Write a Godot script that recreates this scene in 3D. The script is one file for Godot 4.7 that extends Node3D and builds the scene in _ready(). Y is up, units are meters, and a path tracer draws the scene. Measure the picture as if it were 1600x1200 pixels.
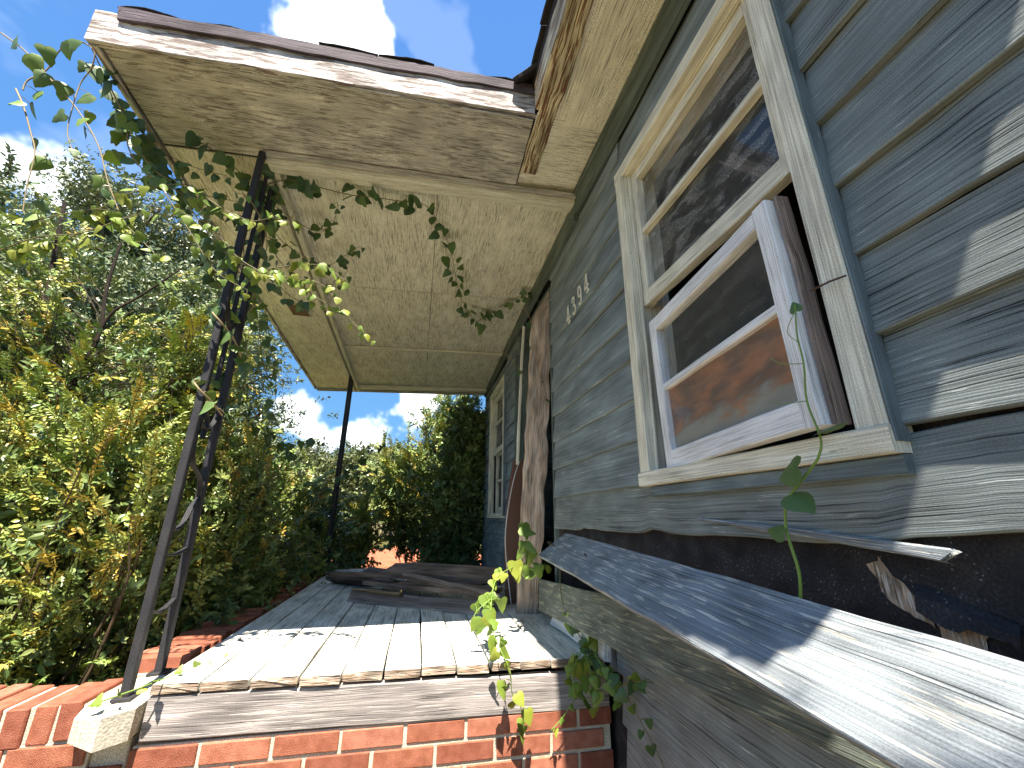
extends Node3D

const X := Vector3.RIGHT
const Y := Vector3.UP
const Z := Vector3.BACK

var M := {}
var used := {}
var rng := RandomNumberGenerator.new()
var wob := FastNoiseLite.new()
var leaf_shapes := []
var sprigs := {}


# ---------------------------------------------------------------- scene bookkeeping
func numbered(called: String) -> String:
	if not used.has(called):
		used[called] = 0
		return called
	used[called] += 1
	return "%s_%03d" % [called, used[called]]


func tag(o: Node, label: String, category: String, group := "", kind := "") -> void:
	if label:
		o.set_meta("label", label)
	if category:
		o.set_meta("category", category)
	if group:
		o.set_meta("group", group)
	if kind:
		o.set_meta("kind", kind)


func thing(called: String, label: String, category: String, at := Vector3.ZERO, group := "") -> Node3D:
	var o := Node3D.new()
	o.name = numbered(called)
	add_child(o)
	o.position = at
	tag(o, label, category, group)
	return o


# a mesh in world coordinates, hung under a thing or a part whose own origin lies elsewhere
func part(called: String, mesh: Mesh, mat: Material, parent: Node3D, t := Transform3D()) -> MeshInstance3D:
	var o := MeshInstance3D.new()
	o.mesh = mesh
	if mat:
		o.material_override = mat
	o.name = called if parent != self else numbered(called)
	parent.add_child(o, true)
	o.cast_shadow = GeometryInstance3D.SHADOW_CASTING_SETTING_ON
	var up := Transform3D()
	var n: Node = parent
	while n is Node3D and n != self:
		up = n.transform * up
		n = n.get_parent()
	o.transform = up.affine_inverse() * t
	return o


# ---------------------------------------------------------------- mesh building
class MB:
	var v := PackedVector3Array()
	var n := PackedVector3Array()
	var u := PackedVector2Array()

	func tri(a: Vector3, b: Vector3, c: Vector3, ua := Vector2.ZERO, ub := Vector2.ZERO, uc := Vector2.ZERO) -> void:
		var nn := (b - a).cross(c - a)
		if nn.length_squared() < 1e-16:
			return
		nn = nn.normalized()
		v.append_array([a, c, b])
		n.append_array([nn, nn, nn])
		u.append_array([ua, uc, ub])

	func quad(a: Vector3, b: Vector3, c: Vector3, d: Vector3, ua := Vector2.ZERO, ub := Vector2.RIGHT, uc := Vector2.ONE, ud := Vector2.DOWN) -> void:
		tri(a, b, c, ua, ub, uc)
		tri(a, c, d, ua, uc, ud)

	func tri_n(a: Vector3, b: Vector3, c: Vector3, na: Vector3, nb: Vector3, nc: Vector3, ua: Vector2, ub: Vector2, uc: Vector2) -> void:
		v.append_array([a, c, b])
		n.append_array([na, nc, nb])
		u.append_array([ua, uc, ub])

	func tube(pts: Array, r0: float, r1: float, sides := 6, tile := 0.3) -> void:
		var rings := []
		var norms := []
		var ref := Vector3(0.31, 0.2, 0.93)
		var along := 0.0
		var us := []
		for i in pts.size():
			var d: Vector3 = (pts[mini(i + 1, pts.size() - 1)] - pts[maxi(i - 1, 0)])
			d = d.normalized() if d.length() > 1e-6 else Vector3.UP
			var a := d.cross(ref)
			if a.length() < 0.05:
				a = d.cross(Vector3(0.9, 0.1, 0.2))
			a = a.normalized()
			ref = a.cross(d)
			var b := d.cross(a)
			var t := float(i) / maxf(1.0, pts.size() - 1)
			var r := lerpf(r0, r1, t)
			var ring := PackedVector3Array()
			var nor := PackedVector3Array()
			for k in sides + 1:
				var q := TAU * k / sides
				var nn := a * cos(q) + b * sin(q)
				nor.append(nn)
				ring.append(pts[i] + nn * r)
			rings.append(ring)
			norms.append(nor)
			if i:
				along += (pts[i] - pts[i - 1]).length()
			us.append(along / tile)
		for i in pts.size() - 1:
			for k in sides:
				var a: Vector3 = rings[i][k]
				var b: Vector3 = rings[i][k + 1]
				var c: Vector3 = rings[i + 1][k + 1]
				var d: Vector3 = rings[i + 1][k]
				var q0 := Vector2(us[i], float(k) / sides)
				var q1 := Vector2(us[i], float(k + 1) / sides)
				var q2 := Vector2(us[i + 1], float(k + 1) / sides)
				var q3 := Vector2(us[i + 1], float(k) / sides)
				tri_n(a, b, c, norms[i][k], norms[i][k + 1], norms[i + 1][k + 1], q0, q1, q2)
				tri_n(a, c, d, norms[i][k], norms[i + 1][k + 1], norms[i + 1][k], q0, q2, q3)

	func make() -> ArrayMesh:
		var arrays := []
		arrays.resize(Mesh.ARRAY_MAX)
		arrays[Mesh.ARRAY_VERTEX] = v
		arrays[Mesh.ARRAY_NORMAL] = n
		arrays[Mesh.ARRAY_TEX_UV] = u
		var m := ArrayMesh.new()
		m.add_surface_from_arrays(Mesh.PRIMITIVE_TRIANGLES, arrays)
		return m

	func onto(m: ArrayMesh) -> ArrayMesh:
		var arrays := []
		arrays.resize(Mesh.ARRAY_MAX)
		arrays[Mesh.ARRAY_VERTEX] = v
		arrays[Mesh.ARRAY_NORMAL] = n
		arrays[Mesh.ARRAY_TEX_UV] = u
		m.add_surface_from_arrays(Mesh.PRIMITIVE_TRIANGLES, arrays)
		return m


# a sawn board: along +X from 0 to l, width w across Y, thickness t across Z, chamfered, warped and unevenly edged
# o: seg, c, wob, bow(t)->Vector3, lo(t), hi(t), twist, cut0, cut1, tl, tw, end (a material for the sawn ends)
func board(l: float, w: float, t: float, o := {}) -> ArrayMesh:
	var seg: int = o.get("seg", 8)
	var c: float = minf(o.get("c", 0.003), minf(w, t) * 0.4)
	var wo: float = o.get("wob", 0.0015)
	var tl: float = o.get("tl", 1.6)
	var tw: float = o.get("tw", 0.4)
	var uo := rng.randf()
	var vo := rng.randf()
	var sd := rng.randf() * 500.0
	var bow = o.get("bow")
	var lo = o.get("lo")
	var hi = o.get("hi")
	var twist: float = o.get("twist", 0.0)
	var cut0: float = o.get("cut0", 0.0)
	var cut1: float = o.get("cut1", 0.0)
	var ragged: float = o.get("ragged", 0.0)
	var prof := [Vector2(-1, 1), Vector2(1, 1), Vector2(1, 1), Vector2(1, -1), Vector2(1, -1), Vector2(-1, -1), Vector2(-1, -1), Vector2(-1, 1)]
	var inset := [Vector2(c, 0), Vector2(-c, 0), Vector2(0, -c), Vector2(0, c), Vector2(-c, 0), Vector2(c, 0), Vector2(0, c), Vector2(0, -c)]
	var across := PackedFloat32Array([0, w, w + c, w + t, w + t + c, w * 2 + t, w * 2 + t + c, w * 2 + t * 2, w * 2 + t * 2 + c])
	var rings := []
	var uvs := []
	for i in seg + 1:
		var s := float(i) / seg
		var low := -w / 2 + wob.get_noise_2d(s * l * 9.0, sd) * wo * 2.0 + wob.get_noise_2d(s * l * 45.0, sd + 9.0) * wo * 0.5
		var high := w / 2 + wob.get_noise_2d(s * l * 9.0, sd + 77.0) * wo * 2.0 + wob.get_noise_2d(s * l * 45.0, sd + 90.0) * wo * 0.5
		if lo is Callable:
			low += lo.call(s)
		if hi is Callable:
			high += hi.call(s)
		var off: Vector3 = bow.call(s) if bow is Callable else Vector3.ZERO
		off.z += wob.get_noise_2d(s * l * 5.0, sd + 33.0) * wo * 1.5
		var tilt := twist * s
		var ring := PackedVector3Array()
		for k in 8:
			var y: float = (high if prof[k].x > 0 else low) + inset[k].x
			var z: float = prof[k].y * t / 2 + inset[k].y
			var xx := s * l
			if i == 0:
				xx += cut0 * (y / w + 0.5) + (rng.randf() - 0.5) * ragged
			if i == seg:
				xx += cut1 * (y / w + 0.5) + (rng.randf() - 0.5) * ragged
			ring.append(Vector3(xx, y * cos(tilt) - z * sin(tilt), y * sin(tilt) + z * cos(tilt)) + off)
		rings.append(ring)
		uvs.append(s * l / tl + uo)
	var b := MB.new()
	var e := MB.new() if o.has("end") else b
	for i in seg:
		for k in 8:
			var k2 := (k + 1) % 8
			b.quad(rings[i][k], rings[i + 1][k], rings[i + 1][k2], rings[i][k2],
				Vector2(uvs[i], across[k] / tw + vo), Vector2(uvs[i + 1], across[k] / tw + vo),
				Vector2(uvs[i + 1], across[k + 1] / tw + vo), Vector2(uvs[i], across[k + 1] / tw + vo))
	for side in 2:
		var ring: PackedVector3Array = rings[0 if side == 0 else seg]
		for k in range(1, 7):
			var q0 := Vector2(ring[0].y, ring[0].z) * 5.0 + Vector2(uo, vo)
			var q1 := Vector2(ring[k].y, ring[k].z) * 5.0 + Vector2(uo, vo)
			var q2 := Vector2(ring[k + 1].y, ring[k + 1].z) * 5.0 + Vector2(uo, vo)
			if side == 0:
				e.tri(ring[0], ring[k + 1], ring[k], q0, q2, q1)
			else:
				e.tri(ring[0], ring[k], ring[k + 1], q0, q1, q2)
	var m := b.make()
	if o.has("end"):
		e.onto(m)
	return m


# a frame that runs along dir from p with the board's width along up
func lay(p: Vector3, dir: Vector3, up: Vector3) -> Transform3D:
	var x := dir.normalized()
	var z := x.cross(up).normalized()
	return Transform3D(Basis(x, z.cross(x).normalized(), z), p)


# a board between two points of its centre line
func plank(called: String, a: Vector3, b: Vector3, up: Vector3, w: float, t: float, mat: Material, parent: Node3D, o := {}) -> MeshInstance3D:
	var m := board((b - a).length(), w, t, o)
	if o.has("end"):
		m.surface_set_material(0, mat)
		m.surface_set_material(1, o.end)
		return part(called, m, null, parent, lay(a, b - a, up))
	return part(called, m, mat, parent, lay(a, b - a, up))


func slab_mesh(a: Vector3, b: Vector3, c := 0.003) -> ArrayMesh:   # an axis-aligned, chamfered block between two corners, uv in metres
	var s := b - a
	c = minf(c, minf(s.x, minf(s.y, s.z)) * 0.3)
	var m := MB.new()
	var mid := (a + b) / 2
	for ax in 3:
		for sg in [-1.0, 1.0]:
			var n := Vector3.ZERO
			n[ax] = sg
			var p := Vector3.ZERO
			p[(ax + 1) % 3] = 1
			var q := n.cross(p)
			var h := s / 2
			var ce := mid + n * absf(n.dot(h))
			var pe := p * (absf(p.dot(h)) - c)
			var qe := q * (absf(q.dot(h)) - c)
			var f := func(w: Vector3): return Vector2(w.dot(p), w.dot(q)) if ax != 1 else Vector2(w.x, w.z)
			var k := [ce - pe - qe, ce + pe - qe, ce + pe + qe, ce - pe + qe]
			m.quad(k[0], k[1], k[2], k[3], f.call(k[0]), f.call(k[1]), f.call(k[2]), f.call(k[3]))
			# chamfer strips on the two edges that this face owns
			for e in 2:
				for se in [-1.0, 1.0]:
					var d: Vector3 = (p if e == 0 else q) * se
					var along: Vector3 = n.cross(d)
					var d_ax := absf(d.dot(h))
					var run := along * (absf(along.dot(h)) - c)
					var o1: Vector3 = mid + n * absf(n.dot(h)) + d * (d_ax - c)
					var o2: Vector3 = mid + n * (absf(n.dot(h)) - c) + d * d_ax
					if ax < d.abs().max_axis_index():
						m.quad(o1 - run, o2 - run, o2 + run, o1 + run, f.call(o1 - run), f.call(o2 - run), f.call(o2 + run), f.call(o1 + run))
	for sx in [-1.0, 1.0]:
		for sy in [-1.0, 1.0]:
			for sz in [-1.0, 1.0]:
				var h2 := s / 2
				var g := Vector3(sx, sy, sz)
				var corner := mid + g * h2
				var t0 := corner - Vector3(0, sy, sz) * c
				var t1 := corner - Vector3(sx, 0, sz) * c
				var t2 := corner - Vector3(sx, sy, 0) * c
				if sx * sy * sz > 0:
					m.tri(t0, t1, t2)
				else:
					m.tri(t0, t2, t1)
	return m.make()


func catmull(p: Array, per := 5) -> Array:
	var out := []
	for i in p.size() - 1:
		var a: Vector3 = p[maxi(i - 1, 0)]
		var b: Vector3 = p[i]
		var c: Vector3 = p[i + 1]
		var d: Vector3 = p[mini(i + 2, p.size() - 1)]
		for k in per:
			out.append(b.cubic_interpolate(c, a, d, float(k) / per))
	out.append(p[-1])
	return out


# ---------------------------------------------------------------- textures
func noise_bytes(w: int, h: int, sx: int, sy: int, freq: float, octaves: int, sd: int, ridged := false) -> PackedByteArray:
	var n := FastNoiseLite.new()
	n.seed = sd
	n.frequency = freq
	n.noise_type = FastNoiseLite.TYPE_SIMPLEX
	n.fractal_octaves = octaves
	n.fractal_type = FastNoiseLite.FRACTAL_RIDGED if ridged else FastNoiseLite.FRACTAL_FBM
	var im: Image = n.get_seamless_image(w / sx, h / sy, false, false, 0.15, true)
	im.convert(Image.FORMAT_L8)
	if sx > 1 or sy > 1:
		var sw := w / sx
		var sh := h / sy
		var px := 2 if sw > 4 else 1
		var py := 2
		var wide := Image.create(sw + 2 * px, sh + 2 * py, false, Image.FORMAT_L8)
		for dx in [-1, 0, 1]:
			for dy in [-1, 0, 1]:
				wide.blit_rect(im, Rect2i(0, 0, sw, sh), Vector2i(px + dx * sw, py + dy * sh))
		wide.resize(w + 2 * px * sx, h + 2 * py * sy, Image.INTERPOLATE_CUBIC)
		im = wide.get_region(Rect2i(px * sx, py * sy, w, h))
	return im.get_data()


func tex(w: int, h: int, rgb: PackedByteArray) -> ImageTexture:
	return ImageTexture.create_from_image(Image.create_from_data(w, h, false, Image.FORMAT_RGB8, rgb))


func tex_l(w: int, h: int, l: PackedByteArray) -> ImageTexture:
	return ImageTexture.create_from_image(Image.create_from_data(w, h, false, Image.FORMAT_L8, l))


func mat(color: Color, rough := 0.8) -> StandardMaterial3D:
	var m := StandardMaterial3D.new()
	m.albedo_color = color
	m.roughness = rough
	return m


# weathered, painted wood whose grain runs along u: paint, the bare wood where it has peeled, dark checks along the grain
func wood(w: int, h: int, sd: int, paint: Color, bare: Color, dark: Color, peel: float, crack: float, tone: float, relief: float, specks := 0.0, stretch := 16) -> StandardMaterial3D:
	var fine := noise_bytes(w, h, mini(stretch * 2, 64), 1, 0.22, 3, sd)
	var streak := noise_bytes(w, h, mini(stretch * 4, 128), 1, 0.12, 3, sd + 1)
	var blot := noise_bytes(w, h, 8, 1, 0.04, 5, sd + 2)
	var broad := noise_bytes(w, h, 16, 8, 0.05, 3, sd + 3)
	var grit := noise_bytes(w, h, 2, 1, 0.45, 1, sd + 4)
	var n := w * h
	var rgb := PackedByteArray()
	rgb.resize(n * 3)
	var hh := PackedByteArray()
	hh.resize(n)
	var thr := 255.0 * (1.0 - peel)
	var p := [paint.r * 255, paint.g * 255, paint.b * 255]
	var q := [bare.r * 255, bare.g * 255, bare.b * 255]
	var d := [dark.r * 255, dark.g * 255, dark.b * 255]
	var p0: float = p[0]
	var p1: float = p[1]
	var p2: float = p[2]
	var q0: float = q[0]
	var q1: float = q[1]
	var q2: float = q[2]
	var d0: float = d[0]
	var d1: float = d[1]
	var d2: float = d[2]
	var ct := 30.0 + 75.0 * crack
	for i in n:
		var f := fine[i]
		var s := streak[i]
		var b := broad[i]
		var k := blot[i] * 0.66 + f * 0.10 + s * 0.24
		var m := clampf((k - thr + 5.0) * 0.14, 0.0, 1.0)
		var g := 1.0 + (b - 128) * tone * 0.0028 + (f - 128) * 0.0009 + (s - 128) * 0.0012 + (grit[i] - 128) * 0.0009
		var gb := 0.72 + f * 0.0022 + (b - 128) * 0.001
		var r0 := p0 * g + (q0 * gb - p0 * g) * m
		var r1 := p1 * g + (q1 * gb - p1 * g) * m
		var r2 := p2 * g + (q2 * gb - p2 * g) * m
		var c := 0.0
		var cc := ct - (f * 0.25 + s * 0.75) - (b - 128) * 0.14
		if cc > 0.0:
			c = minf(1.0, cc * 0.05)
			r0 += (d0 - r0) * c
			r1 += (d1 - r1) * c
			r2 += (d2 - r2) * c
		if specks < 0.0 and grit[i] > 255.0 + 70.0 * specks and b > 110:
			r0 = lerpf(r0, d0 * 0.7, 0.8)
			r1 = lerpf(r1, d1 * 0.7, 0.8)
			r2 = lerpf(r2, d2 * 0.7, 0.8)
		if specks > 0.0 and grit[i] > 255.0 - 60.0 * specks and b > 120:
			r0 = lerpf(r0, q0, 0.7)
			r1 = lerpf(r1, q1, 0.7)
			r2 = lerpf(r2, q2, 0.7)
		var j := i * 3
		rgb[j] = clampi(int(r0), 0, 255)
		rgb[j + 1] = clampi(int(r1), 0, 255)
		rgb[j + 2] = clampi(int(r2), 0, 255)
		hh[i] = clampi(int(150.0 - m * 45.0 + (f - 128) * 0.35 + (s - 128) * 0.15 - c * 95.0), 0, 255)
	var o := StandardMaterial3D.new()
	o.albedo_texture = tex(w, h, rgb)
	o.roughness = 0.72
	o.metallic_specular = 0.35
	o.heightmap_enabled = true
	o.heightmap_texture = tex_l(w, h, hh)
	o.heightmap_scale = relief
	o.texture_filter = BaseMaterial3D.TEXTURE_FILTER_LINEAR_WITH_MIPMAPS_ANISOTROPIC
	return o


func tinted(m: StandardMaterial3D, c: Color) -> StandardMaterial3D:
	var o: StandardMaterial3D = m.duplicate()
	o.albedo_color = c
	return o


# an isotropic mottled surface (clay, concrete, soil, tar paper), laid on by world position
func mottled(size: int, sd: int, a: Color, b: Color, speck: Color, amount: float, relief: float, scale: float, world := true) -> StandardMaterial3D:
	var big := noise_bytes(size, size, 2, 2, 0.02, 4, sd)
	var small := noise_bytes(size, size, 1, 1, 0.2, 2, sd + 1)
	var n := size * size
	var rgb := PackedByteArray()
	rgb.resize(n * 3)
	var hh := PackedByteArray()
	hh.resize(n)
	var thr := 255.0 - 110.0 * amount
	for i in n:
		var t := big[i] / 255.0
		var g := 1.0 + (small[i] - 128) * 0.0018
		var c := a.lerp(b, t)
		var s := clampf((small[i] - thr) * 0.08, 0.0, 1.0) * clampf((big[i] - 90) * 0.02, 0.0, 1.0)
		rgb[i * 3] = clampi(int(lerpf(c.r * g, speck.r, s) * 255), 0, 255)
		rgb[i * 3 + 1] = clampi(int(lerpf(c.g * g, speck.g, s) * 255), 0, 255)
		rgb[i * 3 + 2] = clampi(int(lerpf(c.b * g, speck.b, s) * 255), 0, 255)
		hh[i] = clampi(int(big[i] * 0.4 + small[i] * 0.6), 0, 255)
	var o := StandardMaterial3D.new()
	o.albedo_texture = tex(size, size, rgb)
	o.roughness = 0.85
	o.metallic_specular = 0.3
	o.heightmap_enabled = true
	o.heightmap_texture = tex_l(size, size, hh)
	o.heightmap_scale = relief
	o.uv1_triplanar = true
	o.uv1_world_triplanar = world
	o.uv1_scale = Vector3.ONE * scale
	return o


# grime on glass: rgb + alpha, uv 0..1 over the pane
func grime(w: int, h: int, sd: int, c0: Color, c1: Color, base: float, amount: float, fine_amount: float, low := 0.0) -> StandardMaterial3D:
	var big := noise_bytes(w, h, 2, 2, 0.014, 4, sd)
	var small := noise_bytes(w, h, 1, 1, 0.22, 3, sd + 1)
	var tone := noise_bytes(w, h, 2, 2, 0.011, 5, sd + 2)
	var n := w * h
	var px := PackedByteArray()
	px.resize(n * 4)
	for i in n:
		var t := tone[i] / 255.0
		var c := c0.lerp(c1, clampf((t - 0.5) * 1.8 + 0.5, 0.0, 1.0))
		if low > 0.0:   # dust settled along the foot of the pane
			c = c.lerp(Color8(150, 150, 140), clampf((float(i / w) / h - 1.0 + low + (t - 0.5) * 0.35) * 6.0, 0.0, 0.9))
		var a := base + amount * clampf((big[i] - 110) / 90.0, 0.0, 1.0)
		if small[i] > 142 and big[i] > 100:
			a += fine_amount * clampf((small[i] - 142) / 40.0, 0.0, 1.0) * clampf((big[i] - 100) / 50.0, 0.0, 1.0)
		var g := 0.85 + small[i] * 0.0012
		px[i * 4] = clampi(int(c.r * 255 * g), 0, 255)
		px[i * 4 + 1] = clampi(int(c.g * 255 * g), 0, 255)
		px[i * 4 + 2] = clampi(int(c.b * 255 * g), 0, 255)
		px[i * 4 + 3] = clampi(int(a * 255), 0, 255)
	var o := StandardMaterial3D.new()
	o.albedo_texture = ImageTexture.create_from_image(Image.create_from_data(w, h, false, Image.FORMAT_RGBA8, px))
	o.transparency = BaseMaterial3D.TRANSPARENCY_ALPHA
	o.roughness = 0.6
	return o


func leaf_mat(c: Color, through: Color, rough := 0.5) -> StandardMaterial3D:
	var m := mat(c, rough)
	m.backlight_enabled = true
	m.backlight = through
	m.metallic_specular = 0.45
	return m


func make_materials() -> void:
	M.siding = wood(1024, 512, 11, Color8(128, 138, 141), Color8(186, 188, 186), Color8(58, 64, 66), 0.22, 0.10, 0.45, 0.10, 0.03, 28)
	M.siding_worn = wood(2048, 512, 23, Color8(124, 131, 129), Color8(154, 159, 156), Color8(44, 49, 50), 0.24, 0.5, 0.3, 0.13, 0.03, 30)
	M.loose = wood(2048, 512, 37, Color8(136, 143, 147), Color8(182, 181, 174), Color8(62, 66, 68), 0.36, 0.42, 0.4, 0.2, 0.04, 30)
	M.moss = tinted(M.loose, Color8(204, 206, 186))
	M.frieze = tinted(M.siding, Color8(196, 200, 186))
	M.trim = wood(1024, 256, 51, Color8(226, 220, 200), Color8(178, 166, 146), Color8(110, 100, 86), 0.17, 0.12, 0.2, 0.13, 0.0, 20)
	M.sash = wood(1024, 256, 57, Color8(236, 236, 236), Color8(186, 178, 168), Color8(110, 102, 94), 0.15, 0.06, 0.15, 0.13, 0.0, 20)
	M.bare = wood(1024, 512, 61, Color8(152, 144, 140), Color8(178, 170, 164), Color8(74, 68, 66), 0.4, 0.42, 0.7, 0.2, 0.0, 20)
	M.brown = wood(1024, 512, 67, Color8(190, 166, 144), Color8(200, 188, 176), Color8(112, 88, 72), 0.4, 0.34, 0.9, 0.4, 0.0, 16)
	M.rot = wood(1024, 512, 71, Color8(198, 188, 160), Color8(122, 88, 64), Color8(58, 42, 32), 0.46, 0.4, 0.8, 0.4, 0.0, 10)
	M.door = mat(Color8(104, 74, 58), 0.6)
	M.ply = wood(1024, 1024, 79, Color8(238, 232, 212), Color8(206, 196, 172), Color8(124, 114, 92), 0.24, 0.5, 0.3, 0.1, -0.6, 6)
	M.ply_grey = wood(1024, 1024, 83, Color8(196, 192, 184), Color8(150, 143, 134), Color8(92, 84, 78), 0.36, 0.54, 0.5, 0.14, -0.6, 7)
	M.fascia = wood(1024, 256, 89, Color8(196, 190, 184), Color8(132, 118, 112), Color8(66, 56, 54), 0.42, 0.3, 0.5, 0.3, 0.0, 5)
	M.deck = wood(1024, 512, 97, Color8(232, 231, 218), Color8(204, 198, 184), Color8(128, 122, 112), 0.34, 0.2, 0.35, 0.15, 0.0, 20)
	M.end_grain = wood(256, 256, 101, Color8(176, 158, 140), Color8(150, 128, 108), Color8(86, 66, 54), 0.4, 0.6, 0.9, 0.5)
	M.brick = mottled(512, 111, Color8(168, 106, 84), Color8(202, 136, 112), Color8(214, 190, 174), 0.28, 0.3, 3.1)
	M.brick_b = tinted(M.brick, Color8(232, 222, 214))
	M.brick_c = tinted(M.brick, Color8(255, 250, 246))
	M.brick_d = tinted(M.brick, Color8(214, 200, 196))
	M.mortar = mottled(256, 117, Color8(198, 186, 162), Color8(222, 212, 190), Color8(150, 138, 118), 0.1, 0.25, 3.0)
	M.concrete = mottled(256, 121, Color8(186, 178, 160), Color8(208, 202, 186), Color8(140, 130, 112), 0.2, 0.22, 2.0)
	M.tar = mottled(512, 127, Color8(38, 37, 40), Color8(66, 64, 66), Color8(190, 190, 190), 0.24, 0.15, 1.3)
	M.iron = mottled(256, 131, Color8(52, 52, 55), Color8(66, 64, 66), Color8(104, 70, 52), 0.12, 0.1, 3.0)
	M.iron.roughness = 0.5
	M.roof = mottled(256, 137, Color8(52, 50, 52), Color8(66, 63, 64), Color8(120, 114, 108), 0.3, 0.4, 4.0)
	M.soil = mottled(512, 141, Color8(96, 84, 58), Color8(122, 112, 74), Color8(160, 150, 110), 0.3, 1.5, 0.6)
	M.clay = mottled(512, 147, Color8(176, 98, 68), Color8(196, 122, 92), Color8(150, 90, 66), 0.3, 2.0, 0.5)
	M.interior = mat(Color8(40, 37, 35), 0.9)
	M.blue_edge = tinted(M.siding, Color8(228, 236, 240))
	M.digit = mat(Color8(236, 233, 216), 0.5)
	M.rust = mat(Color8(86, 58, 44), 0.7)
	M.cable = mat(Color8(196, 194, 188), 0.5)
	M.vent = mat(Color8(120, 92, 70), 0.7)
	M.glass = mat(Color(0.9, 0.93, 0.92, 0.06), 0.04)
	M.glass.metallic_specular = 0.36
	M.glass.transparency = BaseMaterial3D.TRANSPARENCY_ALPHA
	M.film = grime(512, 512, 151, Color8(150, 150, 148), Color8(200, 200, 196), 0.0, 0.0, 0.8)
	M.film_low = grime(512, 512, 157, Color8(84, 84, 82), Color8(130, 130, 126), 0.02, 0.10, 0.18)
	M.film_brown = grime(512, 512, 163, Color8(172, 112, 72), Color8(112, 82, 64), 0.86, 0.14, 0.2, 0.36)
	M.bark = wood(512, 256, 171, Color8(104, 92, 78), Color8(136, 122, 104), Color8(52, 44, 36), 0.4, 0.6, 1.0, 0.8)
	M.bark.uv1_scale = Vector3(1, 2, 1)
	M.stem = mat(Color8(112, 104, 66), 0.6)
	M.stem_green = mat(Color8(122, 150, 62), 0.5)
	M.stem_dry = mat(Color8(150, 132, 98), 0.7)
	M.leaf = [leaf_mat(Color8(80, 106, 62), Color(0.08, 0.14, 0.03)), leaf_mat(Color8(88, 112, 58), Color(0.10, 0.17, 0.03)), leaf_mat(Color8(70, 96, 60), Color(0.06, 0.11, 0.03))]
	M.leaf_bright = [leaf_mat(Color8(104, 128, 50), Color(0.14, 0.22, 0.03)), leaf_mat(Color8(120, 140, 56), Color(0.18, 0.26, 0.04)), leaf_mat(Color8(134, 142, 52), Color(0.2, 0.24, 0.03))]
	M.foliage = leaf_mat(Color.WHITE, Color(0.36, 0.40, 0.08), 0.34)
	M.foliage.vertex_color_use_as_albedo = true
	M.foliage_dark = leaf_mat(Color.WHITE, Color(0.10, 0.13, 0.03), 0.4)
	M.foliage_dark.vertex_color_use_as_albedo = true
	M.litter = mat(Color.WHITE, 0.8)
	M.litter.vertex_color_use_as_albedo = true


# ---------------------------------------------------------------- leaves, vines, shrubs and trees
func heart(lobe: float, fold: float, curl: float) -> ArrayMesh:
	var side := [Vector2(0.16, -0.09), Vector2(0.36, -0.05), Vector2(0.47, 0.12), Vector2(0.46 - lobe * 0.8, 0.33), Vector2(0.37 - lobe, 0.52), Vector2(0.23, 0.74), Vector2(0.10, 0.9)]
	var rib := [0.0, 0.06, 0.18, 0.36, 0.54, 0.75, 0.9]
	var st := SurfaceTool.new()
	st.begin(Mesh.PRIMITIVE_TRIANGLES)
	st.set_smooth_group(0)
	var f := func(x: float, y: float): return Vector3(x, y, -fold * absf(x) - curl * y * y + 0.06 * sin(y * 9.0) * absf(x))
	for s in [1.0, -1.0]:
		for i in 7:
			var a: Vector3 = f.call(0.0, rib[i])
			var b: Vector3 = f.call(side[i].x * s, side[i].y)
			var c: Vector3 = f.call(side[i + 1].x * s, side[i + 1].y) if i < 6 else f.call(0.0, 1.02)
			var d: Vector3 = f.call(0.0, rib[i + 1]) if i < 6 else c
			for t in [[a, b, c], [a, c, d]]:
				if (t[1] - t[0]).cross(t[2] - t[0]).length() < 1e-9:
					continue
				for k in ([0, 2, 1] if s > 0 else [0, 1, 2]):
					st.set_uv(Vector2(t[k].x, t[k].y))
					st.add_vertex(t[k])
	st.generate_normals()
	return st.commit()


# a small twig end: count leaves with a midrib fold, each length l and width w, spread along a unit stem
func sprig(count: int, l: float, w: float, sd: int) -> ArrayMesh:
	var r := RandomNumberGenerator.new()
	r.seed = sd
	var b := MB.new()
	for i in count:
		var t := float(i) / maxf(1.0, count - 1.0)
		var p := Vector3(r.randf_range(-0.1, 0.1), t * 0.9, r.randf_range(-0.1, 0.1))
		var q := r.randf() * TAU
		var d := Vector3(cos(q), r.randf_range(0.1, 0.9), sin(q)).normalized()
		var sd2 := d.cross(Vector3(r.randf_range(-0.6, 0.6), 1, r.randf_range(-0.6, 0.6))).normalized()
		var up := sd2.cross(d)
		var ll := l * r.randf_range(0.7, 1.2)
		var ww := w * r.randf_range(0.75, 1.2)
		for half in [1.0, -1.0]:
			var last := p
			var rib := p
			for st in [[0.3, 0.40], [0.62, 0.42], [1.0, 0.0]]:
				var f: float = st[0]
				var side: Vector3 = p + d * ll * f + sd2 * ww * st[1] * half + up * ww * (st[1] * 0.32) - up * ll * 0.14 * f * f
				var mid: Vector3 = p + d * ll * minf(f, 1.0) - up * ll * 0.14 * f * f
				if half > 0:
					b.tri(rib, last, side)
					b.tri(rib, side, mid)
				else:
					b.tri(rib, side, last)
					b.tri(rib, mid, side)
				last = side
				rib = mid
	return b.make()


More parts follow.
